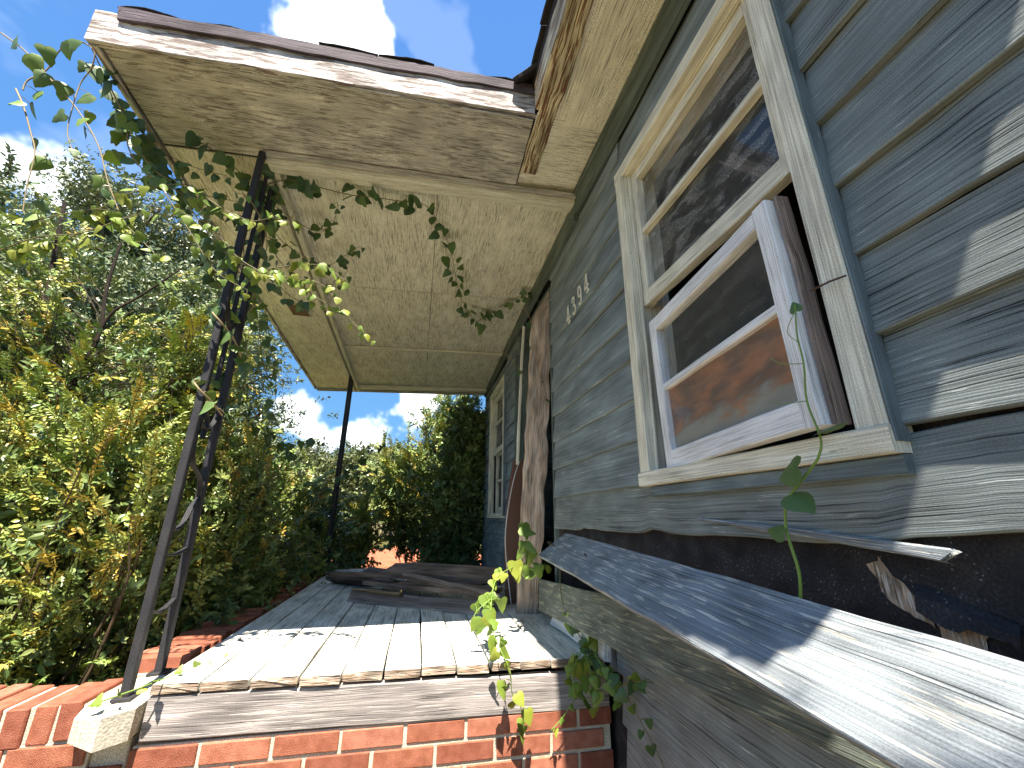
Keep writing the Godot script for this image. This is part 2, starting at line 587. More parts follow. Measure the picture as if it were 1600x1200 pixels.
# a shoot tip of unit length along +Y with count leaves in two rows, their faces towards +Z
func leafy_row(count: int, l: float, w: float, sd: int) -> ArrayMesh:
	var r := RandomNumberGenerator.new()
	r.seed = sd
	var b := MB.new()
	for i in count:
		var s := 1.0 if i % 2 else -1.0
		var p := Vector3(s * 0.01, (i + 0.5) / count, 0)
		var d := Vector3(s * r.randf_range(0.6, 1.0), r.randf_range(0.3, 0.9), r.randf_range(-0.45, 0.35)).normalized()
		var up := (Vector3(r.randf_range(-0.5, 0.5), r.randf_range(-0.3, 0.3), 1) ).normalized()
		var across := d.cross(up).normalized()
		up = across.cross(d)
		var ll := l * r.randf_range(0.65, 1.25)
		var ww := w * r.randf_range(0.75, 1.2)
		for half in [1.0, -1.0]:
			var last := p
			var rib := p
			for st in [[0.3, 0.42], [0.65, 0.40], [1.0, 0.0]]:
				var f: float = st[0]
				var mid: Vector3 = p + d * ll * f - up * ll * 0.16 * f * f
				var side: Vector3 = mid + across * ww * st[1] * half + up * ww * (st[1] * 0.3)
				if half > 0:
					b.tri(rib, last, side)
					b.tri(rib, side, mid)
				else:
					b.tri(rib, side, last)
					b.tri(rib, mid, side)
				last = side
				rib = mid
	return b.make()


func leaf_frame(p: Vector3, tip: Vector3, face: Vector3, size: float) -> Transform3D:
	var y := tip.normalized()
	var x := y.cross(face).normalized()
	var z := x.cross(y)
	return Transform3D(Basis(x * size * rng.randf_range(0.85, 1.1), y * size, z * size), p)


# a climbing stem through the given points with heart-shaped leaves, each a part
# o: r, every, size, mats, stem, face, droop, skip (first share without leaves)
func vine(label: String, paths: Array, o := {}) -> Node3D:
	var first: Vector3 = paths[0][0]
	var root := thing(o.get("name", "vine"), label, o.get("category", "vine"), first, o.get("group", ""))
	var r: float = o.get("r", 0.0025)
	var every: float = o.get("every", 0.075)
	var size: float = o.get("size", 0.062)
	var mats: Array = o.get("mats", M.leaf)
	var face: Vector3 = o.get("face", Vector3(0.1, -0.2, 1))
	var droop: Vector3 = o.get("droop", Vector3(0, -1, 0))
	var petioles := MB.new()
	for path in paths:
		var pts := catmull(path)
		var s := MB.new()
		s.tube(pts, r, r * 0.55, 6, 0.2)
		part("stem", s.make(), o.get("stem", M.stem), root)
		var run := every * rng.randf()
		var far := 0.0
		for i in range(1, pts.size()):
			far += (pts[i] - pts[i - 1]).length()
		var gone := 0.0
		for i in range(1, pts.size()):
			var step: float = (pts[i] - pts[i - 1]).length()
			run += step
			gone += step
			if run < every or gone < far * o.get("skip", 0.0):
				continue
			run -= every * rng.randf_range(0.75, 1.3)
			var p: Vector3 = pts[i]
			var rv := Vector3(rng.randf_range(-1, 1), rng.randf_range(-1, 1), rng.randf_range(-1, 1))
			var tip := (droop + rv * 0.75).normalized()
			var fc := (face + Vector3(rng.randf_range(-1, 1), rng.randf_range(-1, 1), rng.randf_range(-1, 1)) * 0.8).normalized()
			var side := Vector3(rng.randf_range(-1, 1), rng.randf_range(-0.5, 0.5), rng.randf_range(-1, 1)).normalized()
			var q := p + side * size * rng.randf_range(0.25, 0.55)
			petioles.tube([p, p.lerp(q, 0.5) + Vector3(0, 0.004, 0), q], r * 0.5, r * 0.4, 4)
			var sz := size * rng.randf_range(0.6, 1.15) * (1.0 - 0.35 * gone / far)
			part("leaf", leaf_shapes[rng.randi() % leaf_shapes.size()], mats[rng.randi() % mats.size()], root, leaf_frame(q, tip, fc, sz))
	if petioles.v.size():
		part("petiole", petioles.make(), o.get("stem", M.stem), root).set_meta("kind", "stuff")
	return root


# a shrub or tree whose foliage fills the given crowns: [centre, radii, clumps]; a limb runs from the stem to every clump
# o: seed, crowns, clump (radius), per, size, sprig, palette, mat, stem_r, stems (explicit polylines with their radius), stem_name
func crown_plant(called: String, label: String, category: String, base: Vector3, o: Dictionary) -> Node3D:
	var r := RandomNumberGenerator.new()
	r.seed = o.seed
	var root := thing(called, label, category, base, o.get("group", ""))
	var stem_r: float = o.get("stem_r", 0.02)
	var size: float = o.get("size", 0.1)
	var palette: Array = o.palette
	var trunks := []
	for s in o.get("stems", []):
		var line := catmull(s[0], 4)
		if s.size() < 3:      # a third entry marks a bare side branch
			trunks.append(line)
		var mb := MB.new()
		mb.tube(line, s[1], s[1] * 0.4, 7, 0.4)
		part(o.get("stem_name", "stem"), mb.make(), o.get("bark", M.bark), root)
	var where := []
	var limbs := MB.new()
	for c in o.crowns:
		var ce: Vector3 = c[0]
		var rad: Vector3 = c[1]
		var trunk: Array = []
		if trunks.size() and not c.size() > 3:
			var best := 1e9
			for t in trunks:
				var dd: float = (t[-1] - ce).length()
				if dd < best:
					best = dd
					trunk = t
		else:
			trunk = [base + Vector3(0, -0.05, 0), base.lerp(ce, 0.5) + Vector3(r.randf_range(-0.1, 0.1), 0, 0), ce + Vector3(0, rad.y * 0.5, 0)]
			var mb2 := MB.new()
			mb2.tube(catmull(trunk, 4), stem_r, stem_r * 0.35, 6, 0.4)
			part(o.get("stem_name", "stem"), mb2.make(), M.bark, root)
		for k in c[2]:
			var d := Vector3(r.randfn(), r.randfn(), r.randfn()).normalized() * pow(r.randf(), 0.28)
			var p := ce + d * rad
			if p.y < 0.25:
				p.y = 0.25
			var from: Vector3 = trunk[0]
			var want := p.y - 0.35 * (p - ce).length() - 0.1
			for q in trunk:
				if q.y <= maxf(want, base.y + 0.05):
					from = q
			var mid := from.lerp(p, 0.55) + Vector3(r.randf_range(-0.1, 0.1), 0.12, r.randf_range(-0.1, 0.1)) * (p - from).length()
			limbs.tube(catmull([from, mid, p], 3), o.get("limb_r", stem_r * 0.3), o.get("limb_r", stem_r * 0.3) * 0.35, 4, 0.4)
			where.append([p, mid])
	var per: int = o.get("per", 20)
	var clump: float = o.get("clump", 0.2)
	var clip = o.get("keep")
	var ts := []
	var cs := []
	# long arching shoots that leave the crown, leafy along part of their length
	var reach: float = o.get("reach", 0.5)
	var rows := []
	var row_tones := []
	for i in o.get("shoots", 0):
		var w0: Array = where[r.randi() % where.size()]
		var d: Vector3 = ((w0[0] - w0[1]).normalized() + Vector3(r.randf_range(-0.7, 0.7), r.randf_range(0.0, 1.0), r.randf_range(-0.4, 0.8))).normalized()
		var ln := reach * r.randf_range(0.5, 1.2)
		var a: Vector3 = w0[0] - d * ln * 0.3
		var e: Vector3 = a + d * ln + Vector3(0, -0.18 * ln * r.randf(), 0)
		var curve := catmull([a, a + d * ln * 0.5 + Vector3(r.randf_range(-0.05, 0.05), 0.06, r.randf_range(-0.05, 0.05)) * ln * 2.0, e], 6)
		if clip is Callable and not (clip.call(e) and clip.call(curve[6])):
			continue
		limbs.tube(curve, stem_r * 0.22, stem_r * 0.07, 4, 0.4)
		if r.randf() < 0.12:
			continue
		var tone: Color = palette[r.randi() % palette.size()]
		var bright := r.randf_range(0.8, 1.25)
		var first := r.randi() % 5
		for k in range(first, curve.size() - 1):
			if k % 2 != first % 2 and ln < 0.35:
				continue
			var y: Vector3 = curve[k + 1] - curve[k]
			var step := y.length()
			y = (y / step + Vector3(r.randfn(), r.randfn(), r.randfn()) * 0.12).normalized()
			var z := (Vector3(r.randf_range(-0.7, 0.7), 1.0, r.randf_range(-0.3, 0.9)))
			var x := y.cross(z).normalized()
			z = x.cross(y)
			var s := maxf(size * 0.9, step * 1.2) * r.randf_range(0.85, 1.15)
			rows.append(Transform3D(Basis(x * s, y * s, z * s), curve[k] - base))
			var c: Color = tone if r.randf() < 0.75 else palette[r.randi() % palette.size()]
			row_tones.append(Color(c.r * bright, c.g * bright, c.b * bright))
	part("branches", limbs.make(), o.get("bark_limbs", M.bark), root).set_meta("kind", "stuff")
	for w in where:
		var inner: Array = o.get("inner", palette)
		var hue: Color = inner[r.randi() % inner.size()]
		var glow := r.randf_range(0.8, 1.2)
		var sq := Vector3(r.randf_range(0.7, 1.3), r.randf_range(0.45, 0.8), r.randf_range(0.7, 1.3))
		for k in per:
			var p: Vector3 = w[0] + Vector3(r.randfn(), r.randfn(), r.randfn()) * clump * 0.55 * sq
			if r.randf() < 0.22:
				p = w[0].lerp(w[1], r.randf() * 0.8) + Vector3(r.randfn(), r.randfn(), r.randfn()) * clump * 0.25
			if clip is Callable and not clip.call(p):
				continue
			var out: Vector3 = (p - w[0]).normalized()
			var y := (out * 0.7 + Vector3(r.randf_range(-1, 1), r.randf_range(-0.7, 0.9), r.randf_range(-1, 1))).normalized()
			var x := y.cross(Vector3(r.randf_range(-1, 1), r.randf_range(-1, 1), r.randf_range(-1, 1))).normalized()
			var s := size * r.randf_range(0.55, 1.45)
			ts.append(Transform3D(Basis(x * s, y * s, x.cross(y) * s), p - base))
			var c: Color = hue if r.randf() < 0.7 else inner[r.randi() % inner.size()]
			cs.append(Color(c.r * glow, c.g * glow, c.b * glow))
	if rows.size():
		var rm := MultiMesh.new()
		rm.transform_format = MultiMesh.TRANSFORM_3D
		rm.use_colors = true
		rm.mesh = sprigs.row
		rm.instance_count = rows.size()
		for i in rows.size():
			rm.set_instance_transform(i, rows[i])
			rm.set_instance_color(i, row_tones[i])
		var ri := MultiMeshInstance3D.new()
		ri.multimesh = rm
		ri.material_override = o.get("mat", M.foliage)
		ri.name = "leafy_shoots"
		ri.set_meta("kind", "stuff")
		root.add_child(ri, true)
	var mm := MultiMesh.new()
	mm.transform_format = MultiMesh.TRANSFORM_3D
	mm.use_colors = true
	mm.mesh = sprigs[o.get("sprig", "broad")]
	mm.instance_count = ts.size()
	for i in ts.size():
		mm.set_instance_transform(i, ts[i])
		mm.set_instance_color(i, cs[i])
	var mi := MultiMeshInstance3D.new()
	mi.multimesh = mm
	mi.material_override = o.get("mat", M.foliage)
	mi.name = "foliage"
	mi.set_meta("kind", "stuff")
	root.add_child(mi, true)
	return root


# ---------------------------------------------------------------- sky
func sky_picture() -> ImageTexture:
	var w := 2048
	var h := 1024
	var px := PackedFloat32Array()
	px.resize(w * h * 3)
	var big := FastNoiseLite.new()
	big.seed = 5
	big.frequency = 5.0
	big.fractal_octaves = 6
	big.fractal_gain = 0.55
	var wisp := FastNoiseLite.new()
	wisp.seed = 9
	wisp.frequency = 2.0
	wisp.fractal_octaves = 5
	# where clouds stand: direction, reach in degrees, strength
	var spots := [
		[Vector3(-0.20, 0.82, -0.545), 4.4, 0.66], [Vector3(-0.14, 0.80, -0.58), 4.5, 0.62], [Vector3(-0.20, 0.86, -0.46), 6.0, 0.7],
		[Vector3(-0.58, 0.49, -0.63), 3.0, 0.46], [Vector3(-0.66, 0.47, -0.58), 3.4, 0.46], [Vector3(-0.42, 0.50, -0.75), 2.5, 0.42],
		[Vector3(-0.28, 0.20, -0.94), 2.6, 0.5], [Vector3(-0.12, 0.20, -0.97), 3.0, 0.55], [Vector3(-0.03, 0.27, -0.96), 4.0, 0.55], [Vector3(-0.22, 0.13, -0.97), 3.5, 0.55], [Vector3(-0.36, 0.10, -0.93), 5.0, 0.45],
		[Vector3(0.5, 0.72, -0.43), 9.0, 0.2], [Vector3(0.6, 0.5, 0.6), 14.0, 0.4], [Vector3(-0.8, 0.35, 0.4), 14.0, 0.4], [Vector3(-0.3, 0.5, 0.8), 10.0, 0.35], [Vector3(-0.95, 0.3, -0.1), 10.0, 0.35],
	]
	for s in spots:
		s[0] = s[0].normalized()
		s.append(cos(deg_to_rad(s[1] * 2.6)))
		s.append(1.0 / deg_to_rad(s[1]))
	var top := Vector3(0.038, 0.097, 0.25)
	var low := Vector3(0.060, 0.165, 0.29)
	var haze := Vector3(0.14, 0.24, 0.30)
	for j in h / 2:
		var el := PI * (0.5 - (j + 0.5) / h)
		var y := sin(el)
		var ce := cos(el)
		var base := low.lerp(top, pow(clampf(y, 0, 1), 0.55)).lerp(haze, pow(1.0 - y, 9.0) * 0.8)
		var band := 0.10 * exp(-pow((rad_to_deg(el) - 10.0) / 9.0, 2.0))
		for i in w:
			var az := TAU * ((i + 0.5) / w - 0.5)
			var d := Vector3(-sin(az) * ce, y, cos(az) * ce)
			var n := big.get_noise_3dv(d)
			var b := band
			for s in spots:
				var dot: float = d.dot(s[0])
				if dot > s[3]:
					var an: float = acos(minf(dot, 1.0)) * s[4]
					b += s[2] * exp(-an * an)
			var k := clampf((n * 0.75 + b - 0.40) / 0.22, 0.0, 1.0)
			k = k * k * (3 - 2 * k)
			var c := base
			var ws := clampf(wisp.get_noise_3d(d.x * 1.5 + d.z, d.y * 2.4, d.z * 0.8 - d.x * 0.5) * 0.9 - 0.2, 0.0, 0.1)
			c = c.lerp(Vector3(0.45, 0.5, 0.58), ws)
			var thick := clampf((n * 0.75 + b - 0.6) * 1.5, 0.0, 1.0)
			c = c.lerp(Vector3(0.62, 0.66, 0.70).lerp(Vector3(0.50, 0.53, 0.58), thick * 0.5), k)
			var q := (j * w + i) * 3
			px[q] = c.x
			px[q + 1] = c.y
			px[q + 2] = c.z
	for j in range(h / 2, h):
		for i in w:
			var q := (j * w + i) * 3
			px[q] = 0.14
			px[q + 1] = 0.15
			px[q + 2] = 0.12
	return ImageTexture.create_from_image(Image.create_from_data(w, h, false, Image.FORMAT_RGBF, px.to_byte_array()))


# ---------------------------------------------------------------- the house
const WX := 0.79        # face of the house wall
var house: Node3D


func ceil_y(x: float, z: float) -> float:
	return 3.10 + 0.055 * (z + 1.8) + 0.04 * x


func sid(z0: float, z1: float, y: float, m: Material, o := {}) -> void:   # one lap of siding whose lower edge is at y
	var slip: float = o.get("slip", 0.0)
	var hgt: float = o.get("h", 0.19)
	var jut := rng.randf_range(-0.002, 0.002)
	var a := Vector3(WX + jut + 0.006, y + hgt / 2, z0)
	var b := Vector3(WX + jut + 0.006, y + hgt / 2 + slip, z1)
	var q := {"seg": clampi(int((z1 - z0) / 0.08), 4, 26), "wob": o.get("wob", 0.0022), "tl": o.get("tl", 1.7), "tw": 0.42, "c": 0.0025}
	q.merge(o, true)
	plank("siding_board", a, b, Vector3(0.1, 1, 0), hgt, 0.017, m, house, q)


func window(z0: float, z1: float, y0: float, y1: float, loose_sash: bool) -> void:
	var w := Node3D.new()
	w.name = "window"
	house.add_child(w, true)
	w.position = Vector3(WX, y0, (z0 + z1) / 2)
	var xf := 0.757
	var xm := 0.775
	var o := {"seg": 8, "tl": 0.9, "tw": 0.25, "wob": 0.001}
	# casings (faces towards -x), each standing 33 mm proud of the siding
	plank("casing", Vector3(xm, y0 + 0.05, z0 + 0.03), Vector3(xm, y1 - 0.056, z0 + 0.03), Z, 0.06, 0.036, M.trim, w, o)
	plank("casing", Vector3(xm, y0 + 0.05, z1 - 0.029), Vector3(xm, y1 - 0.056, z1 - 0.029), Z, 0.056, 0.036, M.trim, w, o)
	plank("casing", Vector3(xm, y1 - 0.028, z0 - 0.003), Vector3(xm, y1 - 0.028, z1 + 0.003), Y, 0.056, 0.037, M.trim, w, o)
	# the outer edge of the casing carries the wall's paint
	plank("casing_edge", Vector3(xm, y0 + 0.02, z1 + 0.0035), Vector3(xm, y1 - 0.001, z1 + 0.0035), X, 0.033, 0.004, M.blue_edge, w, o)
	plank("sill", Vector3(xm + 0.002, y0 + 0.025, z0 - 0.004), Vector3(xm + 0.002, y0 + 0.025, z1 + 0.002), Y, 0.048, 0.052, M.trim, w, o)
	plank("sill_apron", Vector3(xm + 0.006, y0 - 0.017, z0 + 0.04), Vector3(xm + 0.006, y0 - 0.017, z1), Y, 0.032, 0.026, M.blue_edge, w, o)
	# jambs and head
	var jx := 0.855
	plank("jamb", Vector3(jx, y0 + 0.05, z0 + 0.053), Vector3(jx, y1 - 0.05, z0 + 0.053), X, 0.124, 0.016, M.trim, w, o)
	plank("jamb", Vector3(jx, y0 + 0.05, z1 - 0.051), Vector3(jx, y1 - 0.05, z1 - 0.051), X, 0.124, 0.016, M.trim, w, o)
	plank("head_jamb", Vector3(jx, y1 - 0.049, z0 + 0.061), Vector3(jx, y1 - 0.049, z1 - 0.06), X, 0.124, 0.016, M.trim, w, o)
	plank("sill_board", Vector3(jx, y0 + 0.042, z0 + 0.061), Vector3(jx, y0 + 0.042, z1 - 0.06), X, 0.124, 0.016, M.bare, w, o)
	# parting stops
	for s in [[z0 + 0.067, 1], [z1 - 0.065, -1]]:
		plank("stop", Vector3(0.79, y0 + 0.052, s[0]), Vector3(0.79, y1 - 0.058, s[0]), X, 0.012, 0.012, M.trim, w, {"seg": 3})
	var mid := y0 + 0.675
	sash(w, Vector3(0.815, mid, z0 + 0.064), Vector3(0, 0, 1), Vector3(0, 1, 0), (z1 - z0) - 0.127, y1 - 0.06 - mid, M.trim, [M.film, M.film], 0.035, 0.016)
	if not loose_sash:
		sash(w, Vector3(0.85, y0 + 0.053, z0 + 0.064), Vector3(0, 0, 1), Vector3(0, 1, 0), (z1 - z0) - 0.127, mid - y0 - 0.02, M.trim, [M.film_low, M.film_low], 0.035)


# a two-light sash whose lower corner is at p, running along u and up v; its glass faces u x v
func sash(parent: Node3D, p: Vector3, u: Vector3, v: Vector3, w: float, h: float, m: Material, films: Array, t: float, lean := 0.0) -> void:
	u = u.normalized()
	v = v.normalized()
	var s := Node3D.new()
	if parent != self and parent != null:
		s.name = "sash"
	var holder := parent
	var so := 0.042
	var o := {"seg": 8, "tl": 0.7, "tw": 0.2, "wob": 0.0012}
	plank("stile", p + u * so / 2, p + u * so / 2 + v * h, u, so, t, m, holder, o)
	plank("stile", p + u * (w - so / 2), p + u * (w - so / 2) + v * h, u, so, t, m, holder, o)
	plank("rail", p + u * so + v * 0.03, p + u * (w - so) + v * 0.03, v, 0.058, t - 0.002, m, holder, o)
	plank("rail", p + u * so + v * (h - 0.024), p + u * (w - so) + v * (h - 0.024), v, 0.046, t - 0.002, m, holder, o)
	var my := h * 0.51
	plank("muntin", p + u * so + v * my, p + u * (w - so) + v * my, v, 0.022, t - 0.006, m, holder, o)
	var n := u.cross(v)
	var spans := [[0.058, my - 0.01], [my + 0.01, h - 0.046]]
	for i in 2:
		var a: Vector3 = p + u * (so - 0.004) + v * (spans[i][0] - 0.003)
		var b: Vector3 = p + u * (w - so + 0.004) + v * (spans[i][0] - 0.003)
		var up: Vector3 = v * (spans[i][1] - spans[i][0] + 0.006) - n * lean
		for layer in 2:
			var mb := MB.new()
			var z := n * (0.002 if layer == 0 else -0.002)
			mb.quad(a + z, b + z, b + z + up, a + z + up, Vector2(0, 1), Vector2(1, 1), Vector2(1, 0), Vector2(0, 0))
			part("pane" if layer == 0 else "grime_film", mb.make(), M.glass if layer == 0 else films[i], holder)
	s.free()


func build_house() -> void:
	house = thing("wooden_house", "weathered blue-grey wooden house with peeling lap siding, number 4394 and white windows", "house", Vector3(WX, 0.15, -2))
	# sheathing behind the siding, with openings for two windows and the doorway
	for r in [[-0.578, 1.3, 0.15, 3.16], [-1.285, -0.578, 0.15, 1.49], [-1.285, -0.578, 2.77, 3.16], [-2.42, -1.285, 0.15, 3.16], [-3.35, -2.42, 0.15, 0.79], [-3.35, -2.42, 2.88, 3.16], [-3.96, -3.35, 0.15, 3.1], [-4.66, -3.96, 0.15, 1.39], [-4.66, -3.96, 2.69, 3.1], [-5.25, -4.66, 0.15, 3.1]]:
		part("sheathing", slab_mesh(Vector3(0.812, r[2], r[0]), Vector3(0.93, r[3], r[1]), 0.001), M.tar, house)
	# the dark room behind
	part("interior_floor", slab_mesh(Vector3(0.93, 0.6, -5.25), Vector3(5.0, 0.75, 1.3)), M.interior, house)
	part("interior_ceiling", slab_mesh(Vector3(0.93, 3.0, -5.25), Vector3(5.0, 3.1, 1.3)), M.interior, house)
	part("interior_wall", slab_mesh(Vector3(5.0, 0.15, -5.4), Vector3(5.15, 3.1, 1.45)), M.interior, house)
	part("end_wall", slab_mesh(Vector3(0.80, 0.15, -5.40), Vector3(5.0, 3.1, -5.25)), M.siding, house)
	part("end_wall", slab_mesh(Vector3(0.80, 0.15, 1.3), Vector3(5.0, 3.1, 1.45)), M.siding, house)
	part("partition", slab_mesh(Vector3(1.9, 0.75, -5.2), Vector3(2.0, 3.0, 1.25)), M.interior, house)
	# siding right of the near window
	var rows_r := [1.503, 1.668, 1.832, 1.998, 2.163, 2.326, 2.487, 2.65, 2.815, 2.975]
	for i in rows_r.size():
		var o := {"h": 0.178, "wob": 0.0035}
		if i == 1:
			o.h = 0.163      # slipped: leaves the dark gap under the board above
		sid(-0.519, 1.3, rows_r[i], M.siding_worn, o)
	# siding between the doorway and the near window, and above that window
	var rows_l := [1.464, 1.627, 1.791, 1.954, 2.117, 2.281, 2.444, 2.607, 2.77]
	for i in rows_l.size():
		if rows_l[i] < 2.8:
			sid(-2.40, -1.348, rows_l[i], M.siding, {})
	sid(-1.345, -0.522, 2.826, M.siding, {"h": 0.22})
	sid(-2.40, -1.348, 2.933, M.siding, {"h": 0.12})
	# the board under the window: its lower edge is split and broken away in steps
	var torn := func(s: float) -> float:
		var y := 0.0
		if s < 0.11:
			y = 0.002
		elif s < 0.16:
			y = 0.016 - (s - 0.11) * 0.2
		elif s < 0.27:
			y = 0.004
		elif s < 0.31:
			y = 0.02 - (s - 0.27) * 0.3
		elif s < 0.5:
			y = 0.006
		elif s < 0.57:
			y = 0.02 + (s - 0.5) * 0.3
		elif s < 0.60:
			y = 0.045
		else:
			y = 0.004 * sin(s * 50.0)
		return y
	plank("siding_board", Vector3(WX + 0.004, 1.382, -2.40), Vector3(WX + 0.004, 1.412, 1.3), Vector3(0.085, 1, 0), 0.185, 0.017, M.siding_worn, house, {"seg": 60, "lo": torn, "wob": 0.003, "tl": 1.9, "tw": 0.42})
	plank("torn_splinter", Vector3(0.783, 1.350, -1.08), Vector3(0.770, 1.308, -0.50), Vector3(0.1, 1, 0.05), 0.034, 0.010, M.loose, house, {"seg": 10, "lo": func(s: float) -> float: return 0.014 * (1.0 - s), "hi": func(s: float) -> float: return -0.012 * s - 0.012 * (1.0 - s), "tl": 1.2, "tw": 0.3, "ragged": 0.03})
	# courses below the stripped strip
	for k in 5:
		var y := 0.80 - 0.158 * k
		sid(-1.66 if k else -1.68, 1.3, y, M.siding_worn if k % 2 else M.siding_worn, {"h": 0.20 if k == 0 else 0.18, "wob": 0.004, "slip": -0.005})
	plank("corner_strip", Vector3(0.775, 0.80, -1.70), Vector3(0.772, 0.965, -1.70), X, 0.03, 0.02, M.bare, house, {"seg": 4})
	# beyond the doorway
	for k in 14:
		var y2 := 0.70 + 0.163 * k
		for span in [[-3.868, -3.37], [-5.25, -4.732]]:
			sid(span[0], span[1], y2, M.siding, {})
		if y2 + 0.163 < 1.345:
			sid(-4.732, -3.868, y2, M.siding, {})
	sid(-4.732, -3.868, 1.19, M.siding, {"h": 0.15})
	sid(-4.732, -3.868, 2.745, M.siding, {"h": 0.15})
	# frieze under the soffit
	plank("frieze_board", Vector3(0.772, 2.95, -5.25), Vector3(0.772, 3.045, -1.84), Y, 0.13, 0.03, M.frieze, house, {"seg": 14, "wob": 0.003})
	plank("frieze_board", Vector3(0.772, 3.085, -1.84), Vector3(0.772, 3.09, 1.3), Y, 0.115, 0.03, M.frieze, house, {"seg": 14, "wob": 0.003})
	plank("frieze_molding", Vector3(0.757, 3.135, -1.84), Vector3(0.757, 3.135, 1.3), Y, 0.03, 0.03, M.frieze, house, {"seg": 10, "wob": 0.002})
	# door jambs
	plank("door_jamb", Vector3(0.85, 0.80, -2.425), Vector3(0.85, 2.88, -2.425), X, 0.13, 0.02, M.frieze, house, {})
	plank("door_jamb", Vector3(0.85, 0.80, -3.345), Vector3(0.85, 2.88, -3.345), X, 0.13, 0.02, M.frieze, house, {})
	plank("door_head", Vector3(0.85, 2.885, -3.35), Vector3(0.85, 2.885, -2.42), X, 0.13, 0.02, M.frieze, house, {})
	plank("door_casing", Vector3(0.78, 0.85, -3.385), Vector3(0.78, 2.75, -3.385), Z, 0.05, 0.03, M.frieze, house, {})
	# torn tar paper: bare wood shows through
	var torn_a := [Vector2(-0.66, 1.275), Vector2(-0.635, 1.29), Vector2(-0.61, 1.255), Vector2(-0.585, 1.225), Vector2(-0.575, 1.19), Vector2(-0.60, 1.20), Vector2(-0.635, 1.22)]
	var torn_b := [Vector2(-0.575, 1.205), Vector2(-0.53, 1.215), Vector2(-0.505, 1.20), Vector2(-0.52, 1.15), Vector2(-0.515, 1.05), Vector2(-0.565, 1.05), Vector2(-0.56, 1.15)]
	for rough in [torn_a, torn_b]:
		var ring := []
		for i in rough.size():
			for k in 4:
				var q: Vector2 = rough[i].lerp(rough[(i + 1) % rough.size()], k / 4.0)
				ring.append(q + Vector2(rng.randf_range(-1, 1), rng.randf_range(-1, 1)) * (0.0045 if k else 0.001))
		var mb := MB.new()
		var mid_q := Vector2.ZERO
		for q in ring:
			mid_q += q / ring.size()
		for i in ring.size():
			var f := func(q: Vector2, d: float): return Vector3(0.8095 + d, q.y, q.x)
			var turn := func(q: Vector2): return Vector2(q.y, q.x) * 2.5
			mb.tri(f.call(mid_q, 0), f.call(ring[(i + 1) % ring.size()], 0), f.call(ring[i], 0), turn.call(mid_q), turn.call(ring[(i + 1) % ring.size()]), turn.call(ring[i]))
		part("bare_sheathing", mb.make(), M.brown, house)
	var flap := MB.new()
	var strip := []
	for k in 10:
		var zz := -0.585 + k * 0.013
		var hang := 0.022 + rng.randf_range(-0.006, 0.01) + 0.012 * sin(k * 0.7)
		strip.append([Vector3(0.8085, 1.252 - 0.004 * k, zz), Vector3(0.797, 1.238 - 0.004 * k, zz + 0.002), Vector3(0.794 - 0.004 * sin(k * 0.5), 1.238 - 0.004 * k - hang, zz + rng.randf_range(-0.004, 0.004))])
	for k in 9:
		for e in 2:
			flap.quad(strip[k][e], strip[k][e + 1], strip[k + 1][e + 1], strip[k + 1][e])
	part("tar_paper_flap", flap.make(), M.tar, house)
	window(-1.345, -0.522, 1.455, 2.822, true)
	window(-4.73, -3.87, 1.345, 2.745, false)
	# roof: eave over this wall, ending a little past the camera, then the slope
	var so := {"seg": 16, "tl": 1.6, "tw": 1.0, "wob": 0.004}
	plank("soffit_panel", Vector3(0.625, 3.155, -1.40), Vector3(0.625, 3.158, 0.28), X, 0.30, 0.012, M.ply, house, so)
	plank("soffit_edge_board", Vector3(0.455, 3.146, -1.72), Vector3(0.452, 3.150, 0.28), X, 0.085, 0.016, M.rot, house, {"seg": 30, "tl": 1.3, "tw": 0.3, "wob": 0.006})
	plank("eave_fascia", Vector3(0.405, 3.245, -1.36), Vector3(0.405, 3.245, 0.28), Y, 0.20, 0.025, M.rot, house, {"seg": 24, "wob": 0.006, "tl": 1.3, "tw": 0.4})
	plank("rake_board", Vector3(0.40, 3.24, 0.295), Vector3(5.2, 4.9, 0.295), Y, 0.2, 0.025, M.rot, house, {})
	var slope := MB.new()
	var e0 := Vector3(0.39, 3.37, 0.0)
	var e1 := Vector3(5.2, 5.03, 0.0)
	var t := Vector3(0, -0.06, 0)
	var fr := Vector3(0, 0, 0.31)
	var bk := Vector3(0, 0, -5.6)
	slope.quad(e0 + fr, e1 + fr, e1 + bk, e0 + bk)
	slope.quad(e0 + fr + t, e0 + bk + t, e1 + bk + t, e1 + fr + t)
	slope.quad(e0 + fr + t, e1 + fr + t, e1 + fr, e0 + fr)
	slope.quad(e0 + bk + t, e0 + fr + t, e0 + fr, e0 + bk)
	slope.quad(e1 + bk + t, e0 + bk + t, e0 + bk, e1 + bk)
	part("roof_slope", slope.make(), M.roof, house)
	for k in 6:
		var z := -1.42 + k * 0.27
		plank("shingle", Vector3(0.44, 3.39 + rng.randf_range(-0.006, 0.012), z), Vector3(0.44, 3.39 + rng.randf_range(-0.006, 0.012), z + 0.265), X.rotated(Z, 0.33), 0.16 + rng.randf_range(-0.015, 0.03), 0.012, M.roof, house, {"seg": 5, "wob": 0.004})


